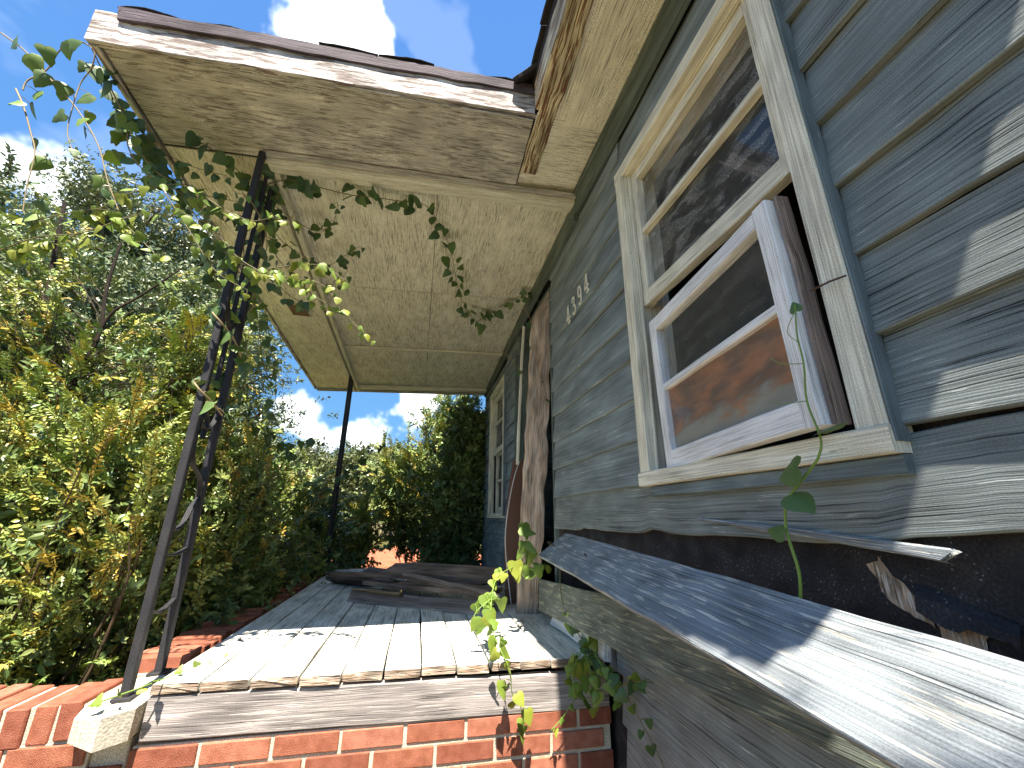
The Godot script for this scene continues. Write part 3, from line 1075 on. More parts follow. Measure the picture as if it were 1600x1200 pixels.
func build_number() -> void:
	var n := thing("house_number", "slanting white metal house number 4394 on the blue-grey siding beside the window", "house number", Vector3(0.78, 2.48, -1.9))
	var font := SystemFont.new()
	font.font_names = PackedStringArray(["Droid Serif"])
	font.font_italic = true
	for i in 4:
		var tm := TextMesh.new()
		tm.font = font
		tm.text = "4394"[i]
		tm.font_size = 64
		tm.pixel_size = 0.0025
		tm.depth = 0.004
		tm.curve_step = 1.0
		var a: float = 0.12 + [0.0, 0.05, -0.03, 0.02][i]
		# the wall faces -x: reading runs towards +z
		var b := Basis(Vector3(0, sin(a), cos(a)), Vector3(0, cos(a), -sin(a)), Vector3(-1, 0, 0))
		part("digit", tm, M.digit, n, Transform3D(b.scaled_local(Vector3(0.68, 1.0, 1.0)), Vector3(0.777, 2.478 + i * 0.014, -2.045 + i * 0.094)))


# ---------------------------------------------------------------- the porch
func build_porch_roof() -> void:
	var r := thing("porch_roof", "sagging porch roof with peeling fascia, cream plywood ceiling and curled shingles", "porch roof", Vector3(-0.3, 3.1, -3.3))
	var xs := [-1.33, -0.86, -0.02, 0.79]
	var zs := [-1.86, -2.95, -4.0, -5.25]
	# ceiling panels, grain along the house
	for i in 3:
		for j in 3:
			if i == 0 and j == 2:
				pass
			var mx: float = (xs[i] + xs[i + 1]) / 2
			var w: float = xs[i + 1] - xs[i] - 0.0025
			var x1 := minf(mx, 0.77)
			var a := Vector3(x1, ceil_y(x1, zs[j + 1]) + 0.012, zs[j + 1] + 0.003)
			var b := Vector3(x1, ceil_y(x1, zs[j]) + 0.012, zs[j] - 0.003)
			plank("ceiling_panel", a, b, X + Vector3(0, 0.04, 0), w, 0.009, M.ply, r, {"seg": 6, "tl": 1.1, "tw": 1.1, "wob": 0.002, "c": 0.001})
	var back := MB.new()
	var bk := []
	for q in [[-1.33, -1.45], [0.80, -1.45], [0.80, -5.25], [-1.33, -5.25]]:
		bk.append(Vector3(q[0], ceil_y(q[0], q[1]) + 0.03, q[1]))
	back.quad(bk[0], bk[3], bk[2], bk[1])
	part("ceiling_backing", back.make(), M.roof, r)
	# the front overhang, grain across
	plank("front_soffit", Vector3(-1.325, ceil_y(-1.33, -1.63) + 0.010, -1.63), Vector3(0.40, ceil_y(0.40, -1.63) + 0.010, -1.63), Vector3(0, -0.055, -1), 0.44, 0.009, M.ply_grey, r, {"seg": 12, "tl": 1.1, "tw": 1.1, "wob": 0.003})
	plank("corner_soffit", Vector3(0.41, ceil_y(0.42, -1.60) + 0.016, -1.60), Vector3(0.785, ceil_y(0.78, -1.60) + 0.024, -1.60), Vector3(0, 0, -1), 0.46, 0.009, M.ply, r, {"seg": 4, "tl": 1.1, "tw": 1.1})
	# beams and battens
	var bo := {"seg": 14, "tl": 1.4, "tw": 0.3, "wob": 0.002}
	plank("front_beam", Vector3(-0.86, ceil_y(-0.86, -1.86) - 0.018, -1.86), Vector3(0.765, ceil_y(0.765, -1.86) - 0.018, -1.86), Vector3(0, 0.1, -1), 0.085, 0.045, M.ply, r, bo)
	plank("beam_molding", Vector3(-0.86, ceil_y(-0.86, -1.81) - 0.010, -1.808), Vector3(0.765, ceil_y(0.765, -1.81) - 0.010, -1.808), Vector3(0, 0.4, -1), 0.03, 0.028, M.ply_grey, r, bo)
	for s in [[-0.885, 0.03], [-0.835, 0.03]]:
		plank("side_beam", Vector3(s[0], ceil_y(s[0], -5.2) - 0.02, -5.2), Vector3(s[0], ceil_y(s[0], -1.9) - 0.02, -1.9), X, s[1], 0.045, M.ply, r, bo)
	plank("batten", Vector3(-0.82, ceil_y(-0.82, -4.0) - 0.008, -4.0), Vector3(0.765, ceil_y(0.765, -4.0) - 0.008, -4.0), Z, 0.055, 0.02, M.ply, r, bo)
	plank("far_beam", Vector3(-0.82, ceil_y(-0.82, -5.1) - 0.018, -5.1), Vector3(0.765, ceil_y(0.765, -5.1) - 0.018, -5.1), Z, 0.07, 0.04, M.ply, r, bo)
	plank("far_fascia", Vector3(-1.33, ceil_y(-1.33, -5.27) + 0.06, -5.27), Vector3(0.79, ceil_y(0.79, -5.27) + 0.06, -5.27), Y, 0.17, 0.025, M.ply_grey, r, bo)
	plank("side_fascia", Vector3(-1.345, ceil_y(-1.34, -5.27) + 0.07, -5.27), Vector3(-1.345, ceil_y(-1.34, -1.42) + 0.07, -1.42), Y, 0.16, 0.024, M.fascia, r, bo)
	# fascia towards the viewer: broken upper edge at its left end
	var notch := func(s: float) -> float:
		return (-0.028 - 0.012 * sin(s * 90.0)) if s > 0.07 and s < 0.10 else 0.004 * sin(s * 37.0) + 0.003 * sin(s * 83.0)
	plank("front_fascia", Vector3(-1.365, 3.145, -1.41), Vector3(0.405, 3.245, -1.41), Y, 0.165, 0.026, M.fascia, r, {"seg": 40, "hi": notch, "wob": 0.003, "tl": 1.2, "tw": 0.33, "ragged": 0.02})
	plank("drip_board", Vector3(-1.28, 3.215, -1.389), Vector3(0.405, 3.31, -1.389), Vector3(0, 1, 0.1), 0.055, 0.014, tinted(M.bare, Color8(150, 142, 158)), r, {"seg": 30, "wob": 0.005, "tl": 1.2, "tw": 0.3, "ragged": 0.02})
	# roof sheet and the curled shingle edge
	var m := MB.new()
	var p := [Vector3(-1.36, 3.225, -1.43), Vector3(0.6, 3.34, -1.43), Vector3(0.8, 3.24, -5.28), Vector3(-1.36, 3.09, -5.28)]
	var up := Vector3(0, 0.04, 0)
	m.quad(p[0] + up, p[1] + up, p[2] + up, p[3] + up)
	m.quad(p[0], p[3], p[2], p[1])
	for i in 4:
		m.quad(p[i], p[(i + 1) % 4], p[(i + 1) % 4] + up, p[i] + up)
	part("roof_sheet", m.make(), M.roof, r)
	for k in 7:
		var x0 := -1.30 + k * 0.245
		var yy := func(x: float): return 3.262 + (x + 1.3) * 0.056
		var curl := rng.randf_range(0.0, 0.02)
		var droop := rng.randf_range(-0.012, 0.004)
		var bend := func(s: float): return Vector3(0, 0, curl * sin(s * PI) - 0.012 * s)
		plank("shingle", Vector3(x0, yy.call(x0) + droop, -1.482), Vector3(x0 + 0.243, yy.call(x0 + 0.243) + droop + rng.randf_range(-0.008, 0.008), -1.482), Vector3(0, 0.12, -1), 0.2 + rng.randf_range(-0.012, 0.018), 0.007, M.roof, r, {"seg": 8, "wob": 0.006, "bow": bend, "cut0": rng.randf_range(-0.01, 0.01)})
	plank("shingle", Vector3(0.33, 3.345, -1.44), Vector3(0.44, 3.40, -1.36), Vector3(0, 0.3, -1), 0.2, 0.02, M.roof, r, {"seg": 6, "wob": 0.012, "ragged": 0.03})
	# the vent in the overhang
	var v := Node3D.new()
	v.name = "soffit_vent"
	r.add_child(v, true)
	var vy := ceil_y(-1.08, -3.34) - 0.003
	for k in 7:
		var zz := -3.43 + k * 0.027
		plank("louver", Vector3(-1.15, vy, zz), Vector3(-1.01, vy, zz), Vector3(0, 0.5, 1), 0.022, 0.003, M.vent, v, {"seg": 1, "c": 0.0008})
	for s in [[-1.155, -1.155], [-1.005, -1.005]]:
		plank("vent_rim", Vector3(s[0], vy - 0.001, -3.45), Vector3(s[0], vy - 0.001, -3.25), X, 0.015, 0.007, M.trim, v, {"seg": 1})
	for zr in [-3.455, -3.245]:
		plank("vent_rim", Vector3(-1.15, vy - 0.001, zr), Vector3(-1.01, vy - 0.001, zr), Z, 0.015, 0.007, M.trim, v, {"seg": 1})


func iron_post(label: String, a: Vector3, top_a: float, b: Vector3, top_b: float, scrolls: Array) -> void:
	var p := thing("iron_post", label, "porch post", a)
	var ta := Vector3(a.x, top_a, a.z)
	var tb := Vector3(b.x, top_b, b.z)
	var dir := (b - a)
	dir.y = 0
	dir = dir.normalized()
	plank("rail", a, ta, dir, 0.028, 0.028, M.iron, p, {"seg": 6, "c": 0.003, "wob": 0.0012})
	plank("rail", b, tb, dir, 0.028, 0.028, M.iron, p, {"seg": 6, "c": 0.003, "wob": 0.0012})
	var gap := (b - a).slide(Y).length()
	for s in scrolls:
		# each flat-iron piece is drawn in the plane of the two rails: u across (0..1), height in metres
		var mb := MB.new()
		var pts := []
		for q in catmull(s, 6):
			pts.append(a.slide(Y) + dir * gap * q.x + Y * q.y)
		for e in [-0.006, 0.0, 0.006]:
			var off: Vector3 = dir.cross(Y) * e
			var moved := []
			for w in pts:
				moved.append(w + off)
			mb.tube(moved, 0.0042, 0.0042, 6, 0.2)
		part("scroll", mb.make(), M.iron, p)
	var feet := MB.new()
	for q in [a, b]:
		part("foot_plate", slab_mesh(q + Vector3(-0.028, -0.004, -0.028), q + Vector3(0.028, 0.006, 0.028), 0.001), M.iron, p)


func build_deck() -> void:
	var d := thing("porch_deck", "porch floor of worn white-painted boards with a grey front board", "deck", Vector3(0, 0.7, -3.3))
	var xs := [-0.80, -0.66, -0.51, -0.357, -0.218, -0.078, 0.057, 0.184, 0.31, 0.425, 0.547, 0.66, 0.775]
	for i in 12:
		var w: float = xs[i + 1] - xs[i]
		var x: float = (xs[i] + xs[i + 1]) / 2
		var front := -1.765 + rng.randf_range(-0.008, 0.006) - 0.009
		var lift := rng.randf_range(-0.003, 0.004)
		plank("plank", Vector3(x, 0.811 + lift, -4.95 + rng.randf_range(-0.1, 0.05)), Vector3(x, 0.811 + lift + rng.randf_range(-0.002, 0.002), front), X, w - 0.006, 0.028, M.deck, d, {"seg": 14, "wob": 0.0022, "c": 0.003, "tl": 1.5, "tw": 0.5, "end": M.end_grain, "ragged": 0.006})
	plank("front_board", Vector3(-0.80, 0.733, -1.797), Vector3(0.785, 0.715, -1.797), Y, 0.122, 0.036, M.bare, d, {"seg": 16, "wob": 0.002, "tl": 1.5, "tw": 0.3, "c": 0.004})
	for x in [-0.74, 0.0, 0.7]:
		plank("joist", Vector3(x, 0.735, -4.9), Vector3(x, 0.735, -1.82), Y, 0.12, 0.038, M.bare, d, {"seg": 4})
	plank("side_board", Vector3(-0.83, 0.74, -4.9), Vector3(-0.83, 0.74, -2.05), Y, 0.11, 0.035, M.bare, d, {"seg": 10})
	# bricks under it
	var b := thing("brick_porch_base", "red brick wall with pale mortar carrying the porch floor", "brick wall", Vector3(0, 0.15, -1.85))
	part("mortar", slab_mesh(Vector3(-0.815, 0.10, -1.89), Vector3(0.785, 0.662, -1.787), 0.002), M.mortar, b)
	var kinds := [M.brick, M.brick_b, M.brick_c, M.brick_d]
	for c in 8:
		var y := 0.656 - c * 0.0685
		var x0 := -0.835 if c % 2 == 0 else -0.942
		for k in 9:
			var a := maxf(x0 + k * 0.2135, -0.82)
			var e := minf(x0 + k * 0.2135 + 0.202, 0.79)
			if e - a < 0.03:
				continue
			var j := Vector3(rng.randf_range(-0.0015, 0.0015), rng.randf_range(-0.0012, 0.0012), rng.randf_range(-0.0015, 0.0015))
			part("brick", slab_mesh(Vector3(a, y - 0.0575, -1.885) + j, Vector3(e, y, -1.781) + j, 0.003), kinds[rng.randi() % 4], b)
	# the low wall on the left, capped with bricks on edge
	var l := thing("brick_ledge", "low red brick wall capped with bricks set on edge, left of the porch floor", "brick wall", Vector3(-1.7, 0.15, -1.9))
	part("mortar", slab_mesh(Vector3(-2.9, 0.10, -1.975), Vector3(-0.93, 0.688, -1.79), 0.002), M.mortar, l)
	part("mortar", slab_mesh(Vector3(-2.9, 0.688, -1.976), Vector3(-0.95, 0.782, -1.792), 0.002), M.mortar, l)
	for k in 28:
		var x := -1.005 - k * 0.0695
		var tilt := rng.randf_range(-0.04, 0.04) + (0.10 if k == 9 or k == 8 else 0.0)
		var dy := -0.009 * sin(k * 0.9) - k * 0.0012
		var m := slab_mesh(Vector3(-0.0285, -0.051, -0.1), Vector3(0.0285, 0.051, 0.1), 0.004)
		part("brick", m, kinds[rng.randi() % 4], l, Transform3D(Basis(Z, tilt).rotated(Y, rng.randf_range(-0.03, 0.03)), Vector3(x, 0.745 + dy, -1.885 + rng.randf_range(-0.006, 0.006))))
	for c in 9:
		for k in 10:
			var xa := -1.14 - k * 0.2135 + (0.1 if c % 2 else 0.0)
			var y3 := 0.683 - c * 0.0685
			part("brick", slab_mesh(Vector3(xa, y3 - 0.0575, -1.97), Vector3(xa + 0.202, y3, -1.783 + rng.randf_range(-0.002, 0.002)), 0.003), kinds[rng.randi() % 4], l)
	# bricks on edge along the porch's left side
	var s := thing("brick_border", "row of red bricks on edge along the left side of the porch floor", "brick wall", Vector3(-0.95, 0.15, -2.9))
	part("mortar", slab_mesh(Vector3(-1.04, 0.10, -4.6), Vector3(-0.86, 0.765, -2.12), 0.002), M.mortar, s)
	for k in 34:
		var m2 := slab_mesh(Vector3(-0.1, -0.051, -0.0285), Vector3(0.1, 0.051, 0.0285), 0.004)
		part("brick", m2, kinds[rng.randi() % 4], s, Transform3D(Basis(X, rng.randf_range(-0.05, 0.05)), Vector3(-0.95 + rng.randf_range(-0.008, 0.008), 0.765 + 0.006 * sin(k * 1.7), -2.16 - k * 0.0705)))
	# broken concrete cap at the corner
	var cap := thing("concrete_cap", "broken pale concrete slab under the foot of the nearer iron post", "slab", Vector3(-0.88, 0.70, -1.8))
	var mb := MB.new()
	var top := [Vector3(-0.965, 0.765, -1.735), Vector3(-0.87, 0.775, -1.69), Vector3(-0.805, 0.782, -1.73), Vector3(-0.80, 0.79, -1.86), Vector3(-0.86, 0.80, -1.99), Vector3(-0.955, 0.79, -1.97), Vector3(-0.99, 0.78, -1.84)]
	for i in top.size():
		var a: Vector3 = top[i]
		var e: Vector3 = top[(i + 1) % top.size()]
		var mid := Vector3(-0.89, 0.79, -1.82)
		mb.tri(mid, a, e)
		var lowa := Vector3(a.x * 0.98 - 0.02, 0.705 + 0.012 * sin(i * 5.0), a.z + 0.012 * sin(i * 3.0))
		var j2 := (i + 1) % top.size()
		var lowe := Vector3(e.x * 0.98 - 0.02, 0.705 + 0.012 * sin(j2 * 5.0), e.z + 0.012 * sin(j2 * 3.0))
		mb.quad(a, lowa, lowe, e)
		mb.tri(Vector3(-0.89, 0.70, -1.82), lowe, lowa)
	part("slab", mb.make(), M.concrete, cap)
	part("footing", slab_mesh(Vector3(-0.93, 0.12, -2.10), Vector3(-0.83, 0.70, -1.80), 0.004), M.mortar, cap)
	part("wood_block", board(0.16, 0.09, 0.05, {"seg": 3, "ragged": 0.01}), M.bare, cap, lay(Vector3(-0.93, 0.77, -2.02), X, Z))


func build_loose_boards() -> void:
	# the fallen siding board that leans across the stripped strip
	var a := thing("siding_plank", "long blue-grey siding board fallen loose, leaning out below the window and half in sun", "board", Vector3(0.64, 1.15, -1.2))
	var dir := Vector3(-0.082, -0.083, 1.71)
	var p0 := Vector3(0.682, 1.222, -2.18)
	plank("plank", p0, p0 + dir * 1.55, Vector3(0.72, 0.68, 0), 0.165, 0.017, M.loose, a, {"seg": 26, "wob": 0.0025, "cut0": 0.13, "tl": 1.9, "tw": 0.42, "c": 0.003, "bow": func(s: float): return Vector3(0, 0, 0.018 * sin(s * PI))})
	for q in [Vector3(0.665, 1.215, -2.06), Vector3(0.655, 1.195, -1.6)]:
		part("nail", board(0.03, 0.005, 0.005, {"seg": 1}), M.rust, a, lay(q + Vector3(0, 0.005, 0), Vector3(-0.7, 0.7, 0.1), Y))
	var b := thing("siding_plank", "short greenish siding board, bowed and slipping out beneath the leaning board", "board", Vector3(0.7, 0.95, -1.6))
	plank("plank", Vector3(0.70, 0.955, -2.36), Vector3(0.755, 1.13, 0.3), Vector3(0.35, 0.93, 0), 0.155, 0.016, M.moss, b, {"seg": 24, "wob": 0.003, "cut0": -0.16, "twist": 0.2, "tl": 1.6, "tw": 0.4, "bow": func(s: float): return Vector3(0, -0.012 * sin(s * PI), 0.012 * sin(s * PI))})
	# the split plank standing in the doorway
	var p := thing("upright_plank", "tall splintered brown plank standing in the doorway, pointed at its top", "plank", Vector3(0.68, 0.83, -2.58))
	var left := func(s: float) -> float:
		return (0.115 * clampf((s - 0.88) / 0.12, 0, 1)) + 0.004 * sin(s * 60.0)
	var right := func(s: float) -> float:
		return 0.006 * sin(s * 33.0) + 0.004 * sin(s * 71.0) - (0.02 if s < 0.1 else 0.0)
	plank("plank", Vector3(0.668, 0.828, -2.60), Vector3(0.757, 2.90, -2.46), X, 0.145, 0.038, M.brown, p, {"seg": 36, "lo": left, "hi": right, "wob": 0.003, "tl": 1.3, "tw": 0.3, "c": 0.004, "ragged": 0.02})
	part("nail", board(0.05, 0.005, 0.005, {"seg": 1}), M.rust, p, lay(Vector3(0.80, 2.72, -2.44), Vector3(0.5, 0.1, 0.9), Y))
	var door := thing("leaning_board", "dark red-brown board leaning in the doorway behind the splintered plank", "board", Vector3(0.65, 0.83, -2.9))
	plank("plank", Vector3(0.645, 0.83, -2.86), Vector3(0.70, 1.74, -2.92), X, 0.11, 0.03, M.door, door, {"seg": 10, "bow": func(s: float): return Vector3(0, -0.03 * sin(s * PI), 0)})
	var strip := thing("trim_strip", "thin white trim strip hanging upright left of the splintered plank", "trim", Vector3(0.64, 1.73, -2.8))
	plank("strip", Vector3(0.648, 1.70, -2.8), Vector3(0.69, 2.75, -2.78), X, 0.022, 0.012, M.trim, strip, {"seg": 10, "wob": 0.003})
	var cable := MB.new()
	cable.tube(catmull([Vector3(0.66, 1.72, -2.77), Vector3(0.62, 1.62, -2.75), Vector3(0.58, 1.43, -2.75), Vector3(0.56, 1.23, -2.75), Vector3(0.575, 1.04, -2.75), Vector3(0.60, 0.85, -2.74)], 6), 0.004, 0.004, 6)
	tag(part("cable", cable.make(), M.cable, self), "thin white cable bowing down beside the dark board in the doorway", "cable")
	# white base board lying against the wall on the deck
	var base := thing("base_board", "white-painted board on edge at the foot of the wall, right end of the porch floor", "board", Vector3(0.74, 0.83, -2.0))
	plank("plank", Vector3(0.735, 0.885, -2.32), Vector3(0.752, 0.892, -1.69), Vector3(0.12, 1, 0), 0.12, 0.03, M.sash, base, {"seg": 10, "cut0": 0.1, "wob": 0.003, "hi": func(s: float): return -0.035 * (1.0 - s)})
	# the heap of dark boards at the far end of the deck
	var heap := [
		[Vector3(-0.42, 0.85, -3.22), Vector3(0.46, 0.855, -2.60), 0.15, "grey split board, nearest of the boards heaped on the porch floor"],
		[Vector3(-0.28, 0.895, -3.58), Vector3(0.52, 0.90, -2.78), 0.16, "dark board with a pale edge lying second in the heap on the porch floor"],
		[Vector3(-0.62, 0.86, -3.95), Vector3(-0.10, 0.872, -3.40), 0.12, "short dark board at the left end of the heap on the porch floor"],
		[Vector3(-0.20, 0.945, -3.80), Vector3(0.62, 0.96, -3.05), 0.15, "dark board lying topmost in the heap on the porch floor"],
		[Vector3(-0.05, 0.935, -3.30), Vector3(0.50, 0.90, -2.66), 0.06, "narrow splintered strip lying across the nearest boards of the heap on the porch"],
		[Vector3(-0.66, 0.915, -3.70), Vector3(-0.02, 0.95, -3.45), 0.07, "narrow dark strip sticking out at the left over the heap on the porch"],
		[Vector3(-0.45, 0.845, -4.5), Vector3(0.60, 0.845, -3.7), 0.18, "dark board furthest back in the heap on the porch floor"],
	]
	for i in heap.size():
		var h: Array = heap[i]
		var o := thing("heap_board", h[3], "board", h[0], "boards heaped on the porch floor")
		plank("plank", h[0], h[1], Vector3(0.6, 0.06 * (i % 3 - 1), 0.75), h[2], 0.028, tinted(M.brown if i % 2 else M.bare, [Color8(240, 230, 222), Color8(214, 200, 190), Color8(200, 182, 168), Color8(206, 192, 182), Color8(250, 232, 212), Color8(190, 176, 166), Color8(190, 176, 166)][i]), o, {"seg": 12, "wob": 0.004, "ragged": 0.07, "cut0": rng.randf_range(-0.1, 0.1), "bow": func(s: float): return Vector3(0, 0, 0.015 * sin(s * PI + i))})
		if i == 0:
			plank("split_edge", h[0] + Vector3(0.03, 0.018, -0.02), h[0].lerp(h[1], 0.4) + Vector3(0, 0.02, -0.03), Vector3(0.6, 0.3, 0.75), 0.05, 0.012, tinted(M.end_grain, Color8(236, 220, 190)), o, {"seg": 6, "ragged": 0.06, "wob": 0.005})
	# the sash that has come out of the window
	var sh := thing("window_sash", "white two-pane sash pulled out of the window and leaning in its opening, brown stained glass", "window sash", Vector3(0.75, 1.495, -0.9))
	var p3 := Vector3(0.782, 1.497, -1.19)
	var u := (Vector3(0.733, 1.518, -0.60) - p3)
	var v := Vector3(0.0, 1.0, 0.0) - u * (u.y / u.length_squared())
	sash(sh, p3, u, v, u.length(), 0.525, M.sash, [M.film_brown, M.film_low], 0.036)
	plank("stile_edge", p3 + u * 1.012 + Vector3(0.02, 0.0, 0), p3 + u * 1.012 + v * 0.53 + Vector3(0.02, 0, 0), u.cross(v), 0.036, 0.010, tinted(M.bare, Color8(232, 216, 206)), sh, {"seg": 10, "wob": 0.003})
	var nail := MB.new()
	nail.tube([Vector3(0.742, 1.79, -0.585), Vector3(0.742, 1.787, -0.545), Vector3(0.744, 1.782, -0.515)], 0.0022, 0.002, 6)
	tag(part("nail", nail.make(), M.rust, self), "bent rusty nail across the gap between the leaning sash and the casing", "nail")


# ---------------------------------------------------------------- growing things
func build_vines() -> void:
	for q in [[0.0, 0.25, 0.12], [0.07, 0.45, 0.3], [0.11, 0.15, 0.2], [0.04, 0.6, -0.1]]:
		leaf_shapes.append(heart(q[0], q[1], q[2]))
	var V := func(a: Array) -> Array:
		var out := []
		for i in range(0, a.size(), 3):
			out.append(Vector3(a[i], a[i + 1], a[i + 2]))
		return out
	vine("dark green vine strung under the ceiling in an arch, hanging down its middle", [V.call([-0.99, 3.00, -2.03, -0.81, 3.01, -1.92, -0.65, 3.01, -1.93, -0.48, 3.01, -1.95, -0.37, 3.02, -1.95, -0.24, 3.02, -1.95, -0.12, 3.03, -1.95, -0.05, 3.03, -2.0, 0.01, 3.02, -2.12, 0.08, 3.01, -2.30, 0.14, 2.99, -2.57, 0.19, 2.98, -2.80, 0.29, 2.97, -3.07, 0.38, 2.97, -3.22]), V.call([0.38, 2.97, -3.22, 0.47, 2.98, -3.08, 0.61, 3.0, -2.83, 0.76, 3.01, -2.74])], {"every": 0.038, "size": 0.09, "face": Vector3(0, -0.7, 0.9), "droop": Vector3(0.1, -0.7, 0.1)})
	vine("dark ivy clump around the top of the nearer iron post, under the roof corner", [
		V.call([-1.14, 3.00, -1.73, -1.06, 3.00, -1.80, -0.98, 2.98, -1.90, -0.93, 2.97, -2.01, -0.84, 2.96, -2.13, -0.72, 2.95, -2.22, -0.61, 2.97, -2.17, -0.55, 2.98, -1.99]),
		V.call([-0.91, 2.95, -1.97, -0.93, 2.92, -2.26, -0.83, 2.90, -2.41, -0.70, 2.91, -2.52, -0.57, 2.92, -2.40, -0.48, 2.93, -2.30]),
		V.call([-0.91, 2.90, -2.0, -0.95, 2.85, -2.40, -0.85, 2.84, -2.6, -0.69, 2.86, -2.68, -0.57, 2.90, -2.54]),
		V.call([-0.9, 3.0, -1.9, -0.88, 2.8, -1.92, -0.85, 2.62, -1.95, -0.8, 2.5, -2.0, -0.72, 2.42, -2.05, -0.62, 2.38, -2.08]),
		V.call([-0.92, 3.0, -1.95, -0.97, 2.75, -2.0, -0.93, 2.5, -2.05, -0.86, 2.3, -2.1, -0.8, 2.05, -2.12])], {"every": 0.02, "size": 0.072, "face": Vector3(0, -0.5, 1)})
	var wound := []
	for k in 34:
		var q := k * 0.75
		wound.append(Vector3(-0.88 + cos(q) * 0.05, 1.75 + k * 0.037, -1.9 + sin(q) * 0.13))
	vine("woody vine wound around the upper half of the nearer iron post", [wound], {"every": 0.045, "size": 0.07, "r": 0.004, "stem": M.stem_dry, "mats": [M.leaf[0], M.leaf[1], M.leaf_bright[0]]})
	vine("matted ivy hanging from the roof corner above the shrubs at the left", [
		V.call([-1.36, 3.02, -1.55, -1.30, 2.9, -1.6, -1.27, 2.78, -1.62, -1.2, 2.7, -1.66, -1.12, 2.68, -1.7]),
		V.call([-1.35, 2.98, -1.7, -1.27, 2.82, -1.72, -1.18, 2.76, -1.74, -1.06, 2.74, -1.78, -0.95, 2.76, -1.82]),
		V.call([-1.36, 3.0, -1.9, -1.28, 2.86, -1.9, -1.15, 2.82, -1.95, -1.02, 2.78, -2.0]),
		V.call([-1.33, 2.95, -2.1, -1.2, 2.78, -2.1, -1.08, 2.66, -2.12, -0.98, 2.5, -2.15]),
		V.call([-1.34, 2.92, -2.4, -1.25, 2.7, -2.35, -1.15, 2.5, -2.35, -1.1, 2.25, -2.4])], {"every": 0.022, "size": 0.078, "mats": M.leaf + [M.leaf_bright[0]], "stem": M.stem_dry, "r": 0.003})
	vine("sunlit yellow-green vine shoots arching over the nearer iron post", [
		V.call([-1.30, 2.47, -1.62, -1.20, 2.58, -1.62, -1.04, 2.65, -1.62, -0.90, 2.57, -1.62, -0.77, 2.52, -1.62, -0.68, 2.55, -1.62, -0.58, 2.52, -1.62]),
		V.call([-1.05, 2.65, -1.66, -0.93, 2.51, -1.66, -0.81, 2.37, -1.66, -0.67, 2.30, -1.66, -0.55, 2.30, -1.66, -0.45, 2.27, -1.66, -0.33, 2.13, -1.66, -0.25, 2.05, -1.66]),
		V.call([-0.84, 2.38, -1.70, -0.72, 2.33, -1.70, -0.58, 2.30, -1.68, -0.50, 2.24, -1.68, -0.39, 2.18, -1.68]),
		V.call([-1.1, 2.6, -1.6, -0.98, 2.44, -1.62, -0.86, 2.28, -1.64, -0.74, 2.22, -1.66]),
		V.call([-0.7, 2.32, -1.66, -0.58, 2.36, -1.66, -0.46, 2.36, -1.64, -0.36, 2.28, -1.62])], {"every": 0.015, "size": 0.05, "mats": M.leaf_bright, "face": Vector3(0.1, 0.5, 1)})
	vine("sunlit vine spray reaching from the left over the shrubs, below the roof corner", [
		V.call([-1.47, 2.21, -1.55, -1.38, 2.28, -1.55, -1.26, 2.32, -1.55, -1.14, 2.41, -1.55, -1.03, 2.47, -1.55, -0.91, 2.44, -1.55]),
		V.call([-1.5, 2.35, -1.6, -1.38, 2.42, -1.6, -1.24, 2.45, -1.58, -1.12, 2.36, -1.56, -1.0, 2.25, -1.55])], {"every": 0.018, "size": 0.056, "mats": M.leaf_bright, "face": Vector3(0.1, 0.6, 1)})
	vine("bare-stemmed vine swinging in the open sky left of the roof corner", [
		V.call([-1.72, 3.13, -1.50, -1.62, 3.06, -1.50, -1.50, 2.94, -1.50, -1.39, 2.83, -1.50, -1.28, 2.68, -1.50, -1.21, 2.53, -1.50, -1.14, 2.40, -1.50]),
		V.call([-1.57, 2.87, -1.50, -1.57, 2.92, -1.50, -1.53, 2.99, -1.50, -1.50, 3.08, -1.48, -1.45, 3.12, -1.46, -1.38, 3.09, -1.46, -1.38, 3.02, -1.48, -1.41, 2.95, -1.50, -1.40, 2.82, -1.50, -1.38, 2.70, -1.50, -1.32, 2.59, -1.50]),
		V.call([-1.56, 2.84, -1.47, -1.49, 2.74, -1.45, -1.44, 2.64, -1.45, -1.40, 2.55, -1.45, -1.38, 2.41, -1.45, -1.36, 2.31, -1.45])], {"every": 0.085, "size": 0.078, "mats": [M.leaf[1], M.leaf_bright[0], M.leaf[0]], "stem": M.stem_dry, "r": 0.003, "face": Vector3(0.2, 0.0, 1)})
	vine("ivy creeping down the left edge of the porch roof", [
		V.call([-1.40, 3.12, -1.45, -1.38, 3.05, -1.55, -1.40, 3.0, -1.7, -1.37, 2.98, -1.85, -1.39, 2.95, -2.0, -1.36, 2.93, -2.2]),
		V.call([-1.38, 3.02, -1.6, -1.30, 2.94, -1.65, -1.22, 2.88, -1.7, -1.12, 2.86, -1.75, -1.0, 2.88, -1.8]),
		V.call([-1.36, 2.97, -1.75, -1.28, 2.9, -1.85, -1.2, 2.86, -1.95, -1.1, 2.88, -2.05])], {"every": 0.024, "size": 0.078, "face": Vector3(0.2, -0.1, 1)})
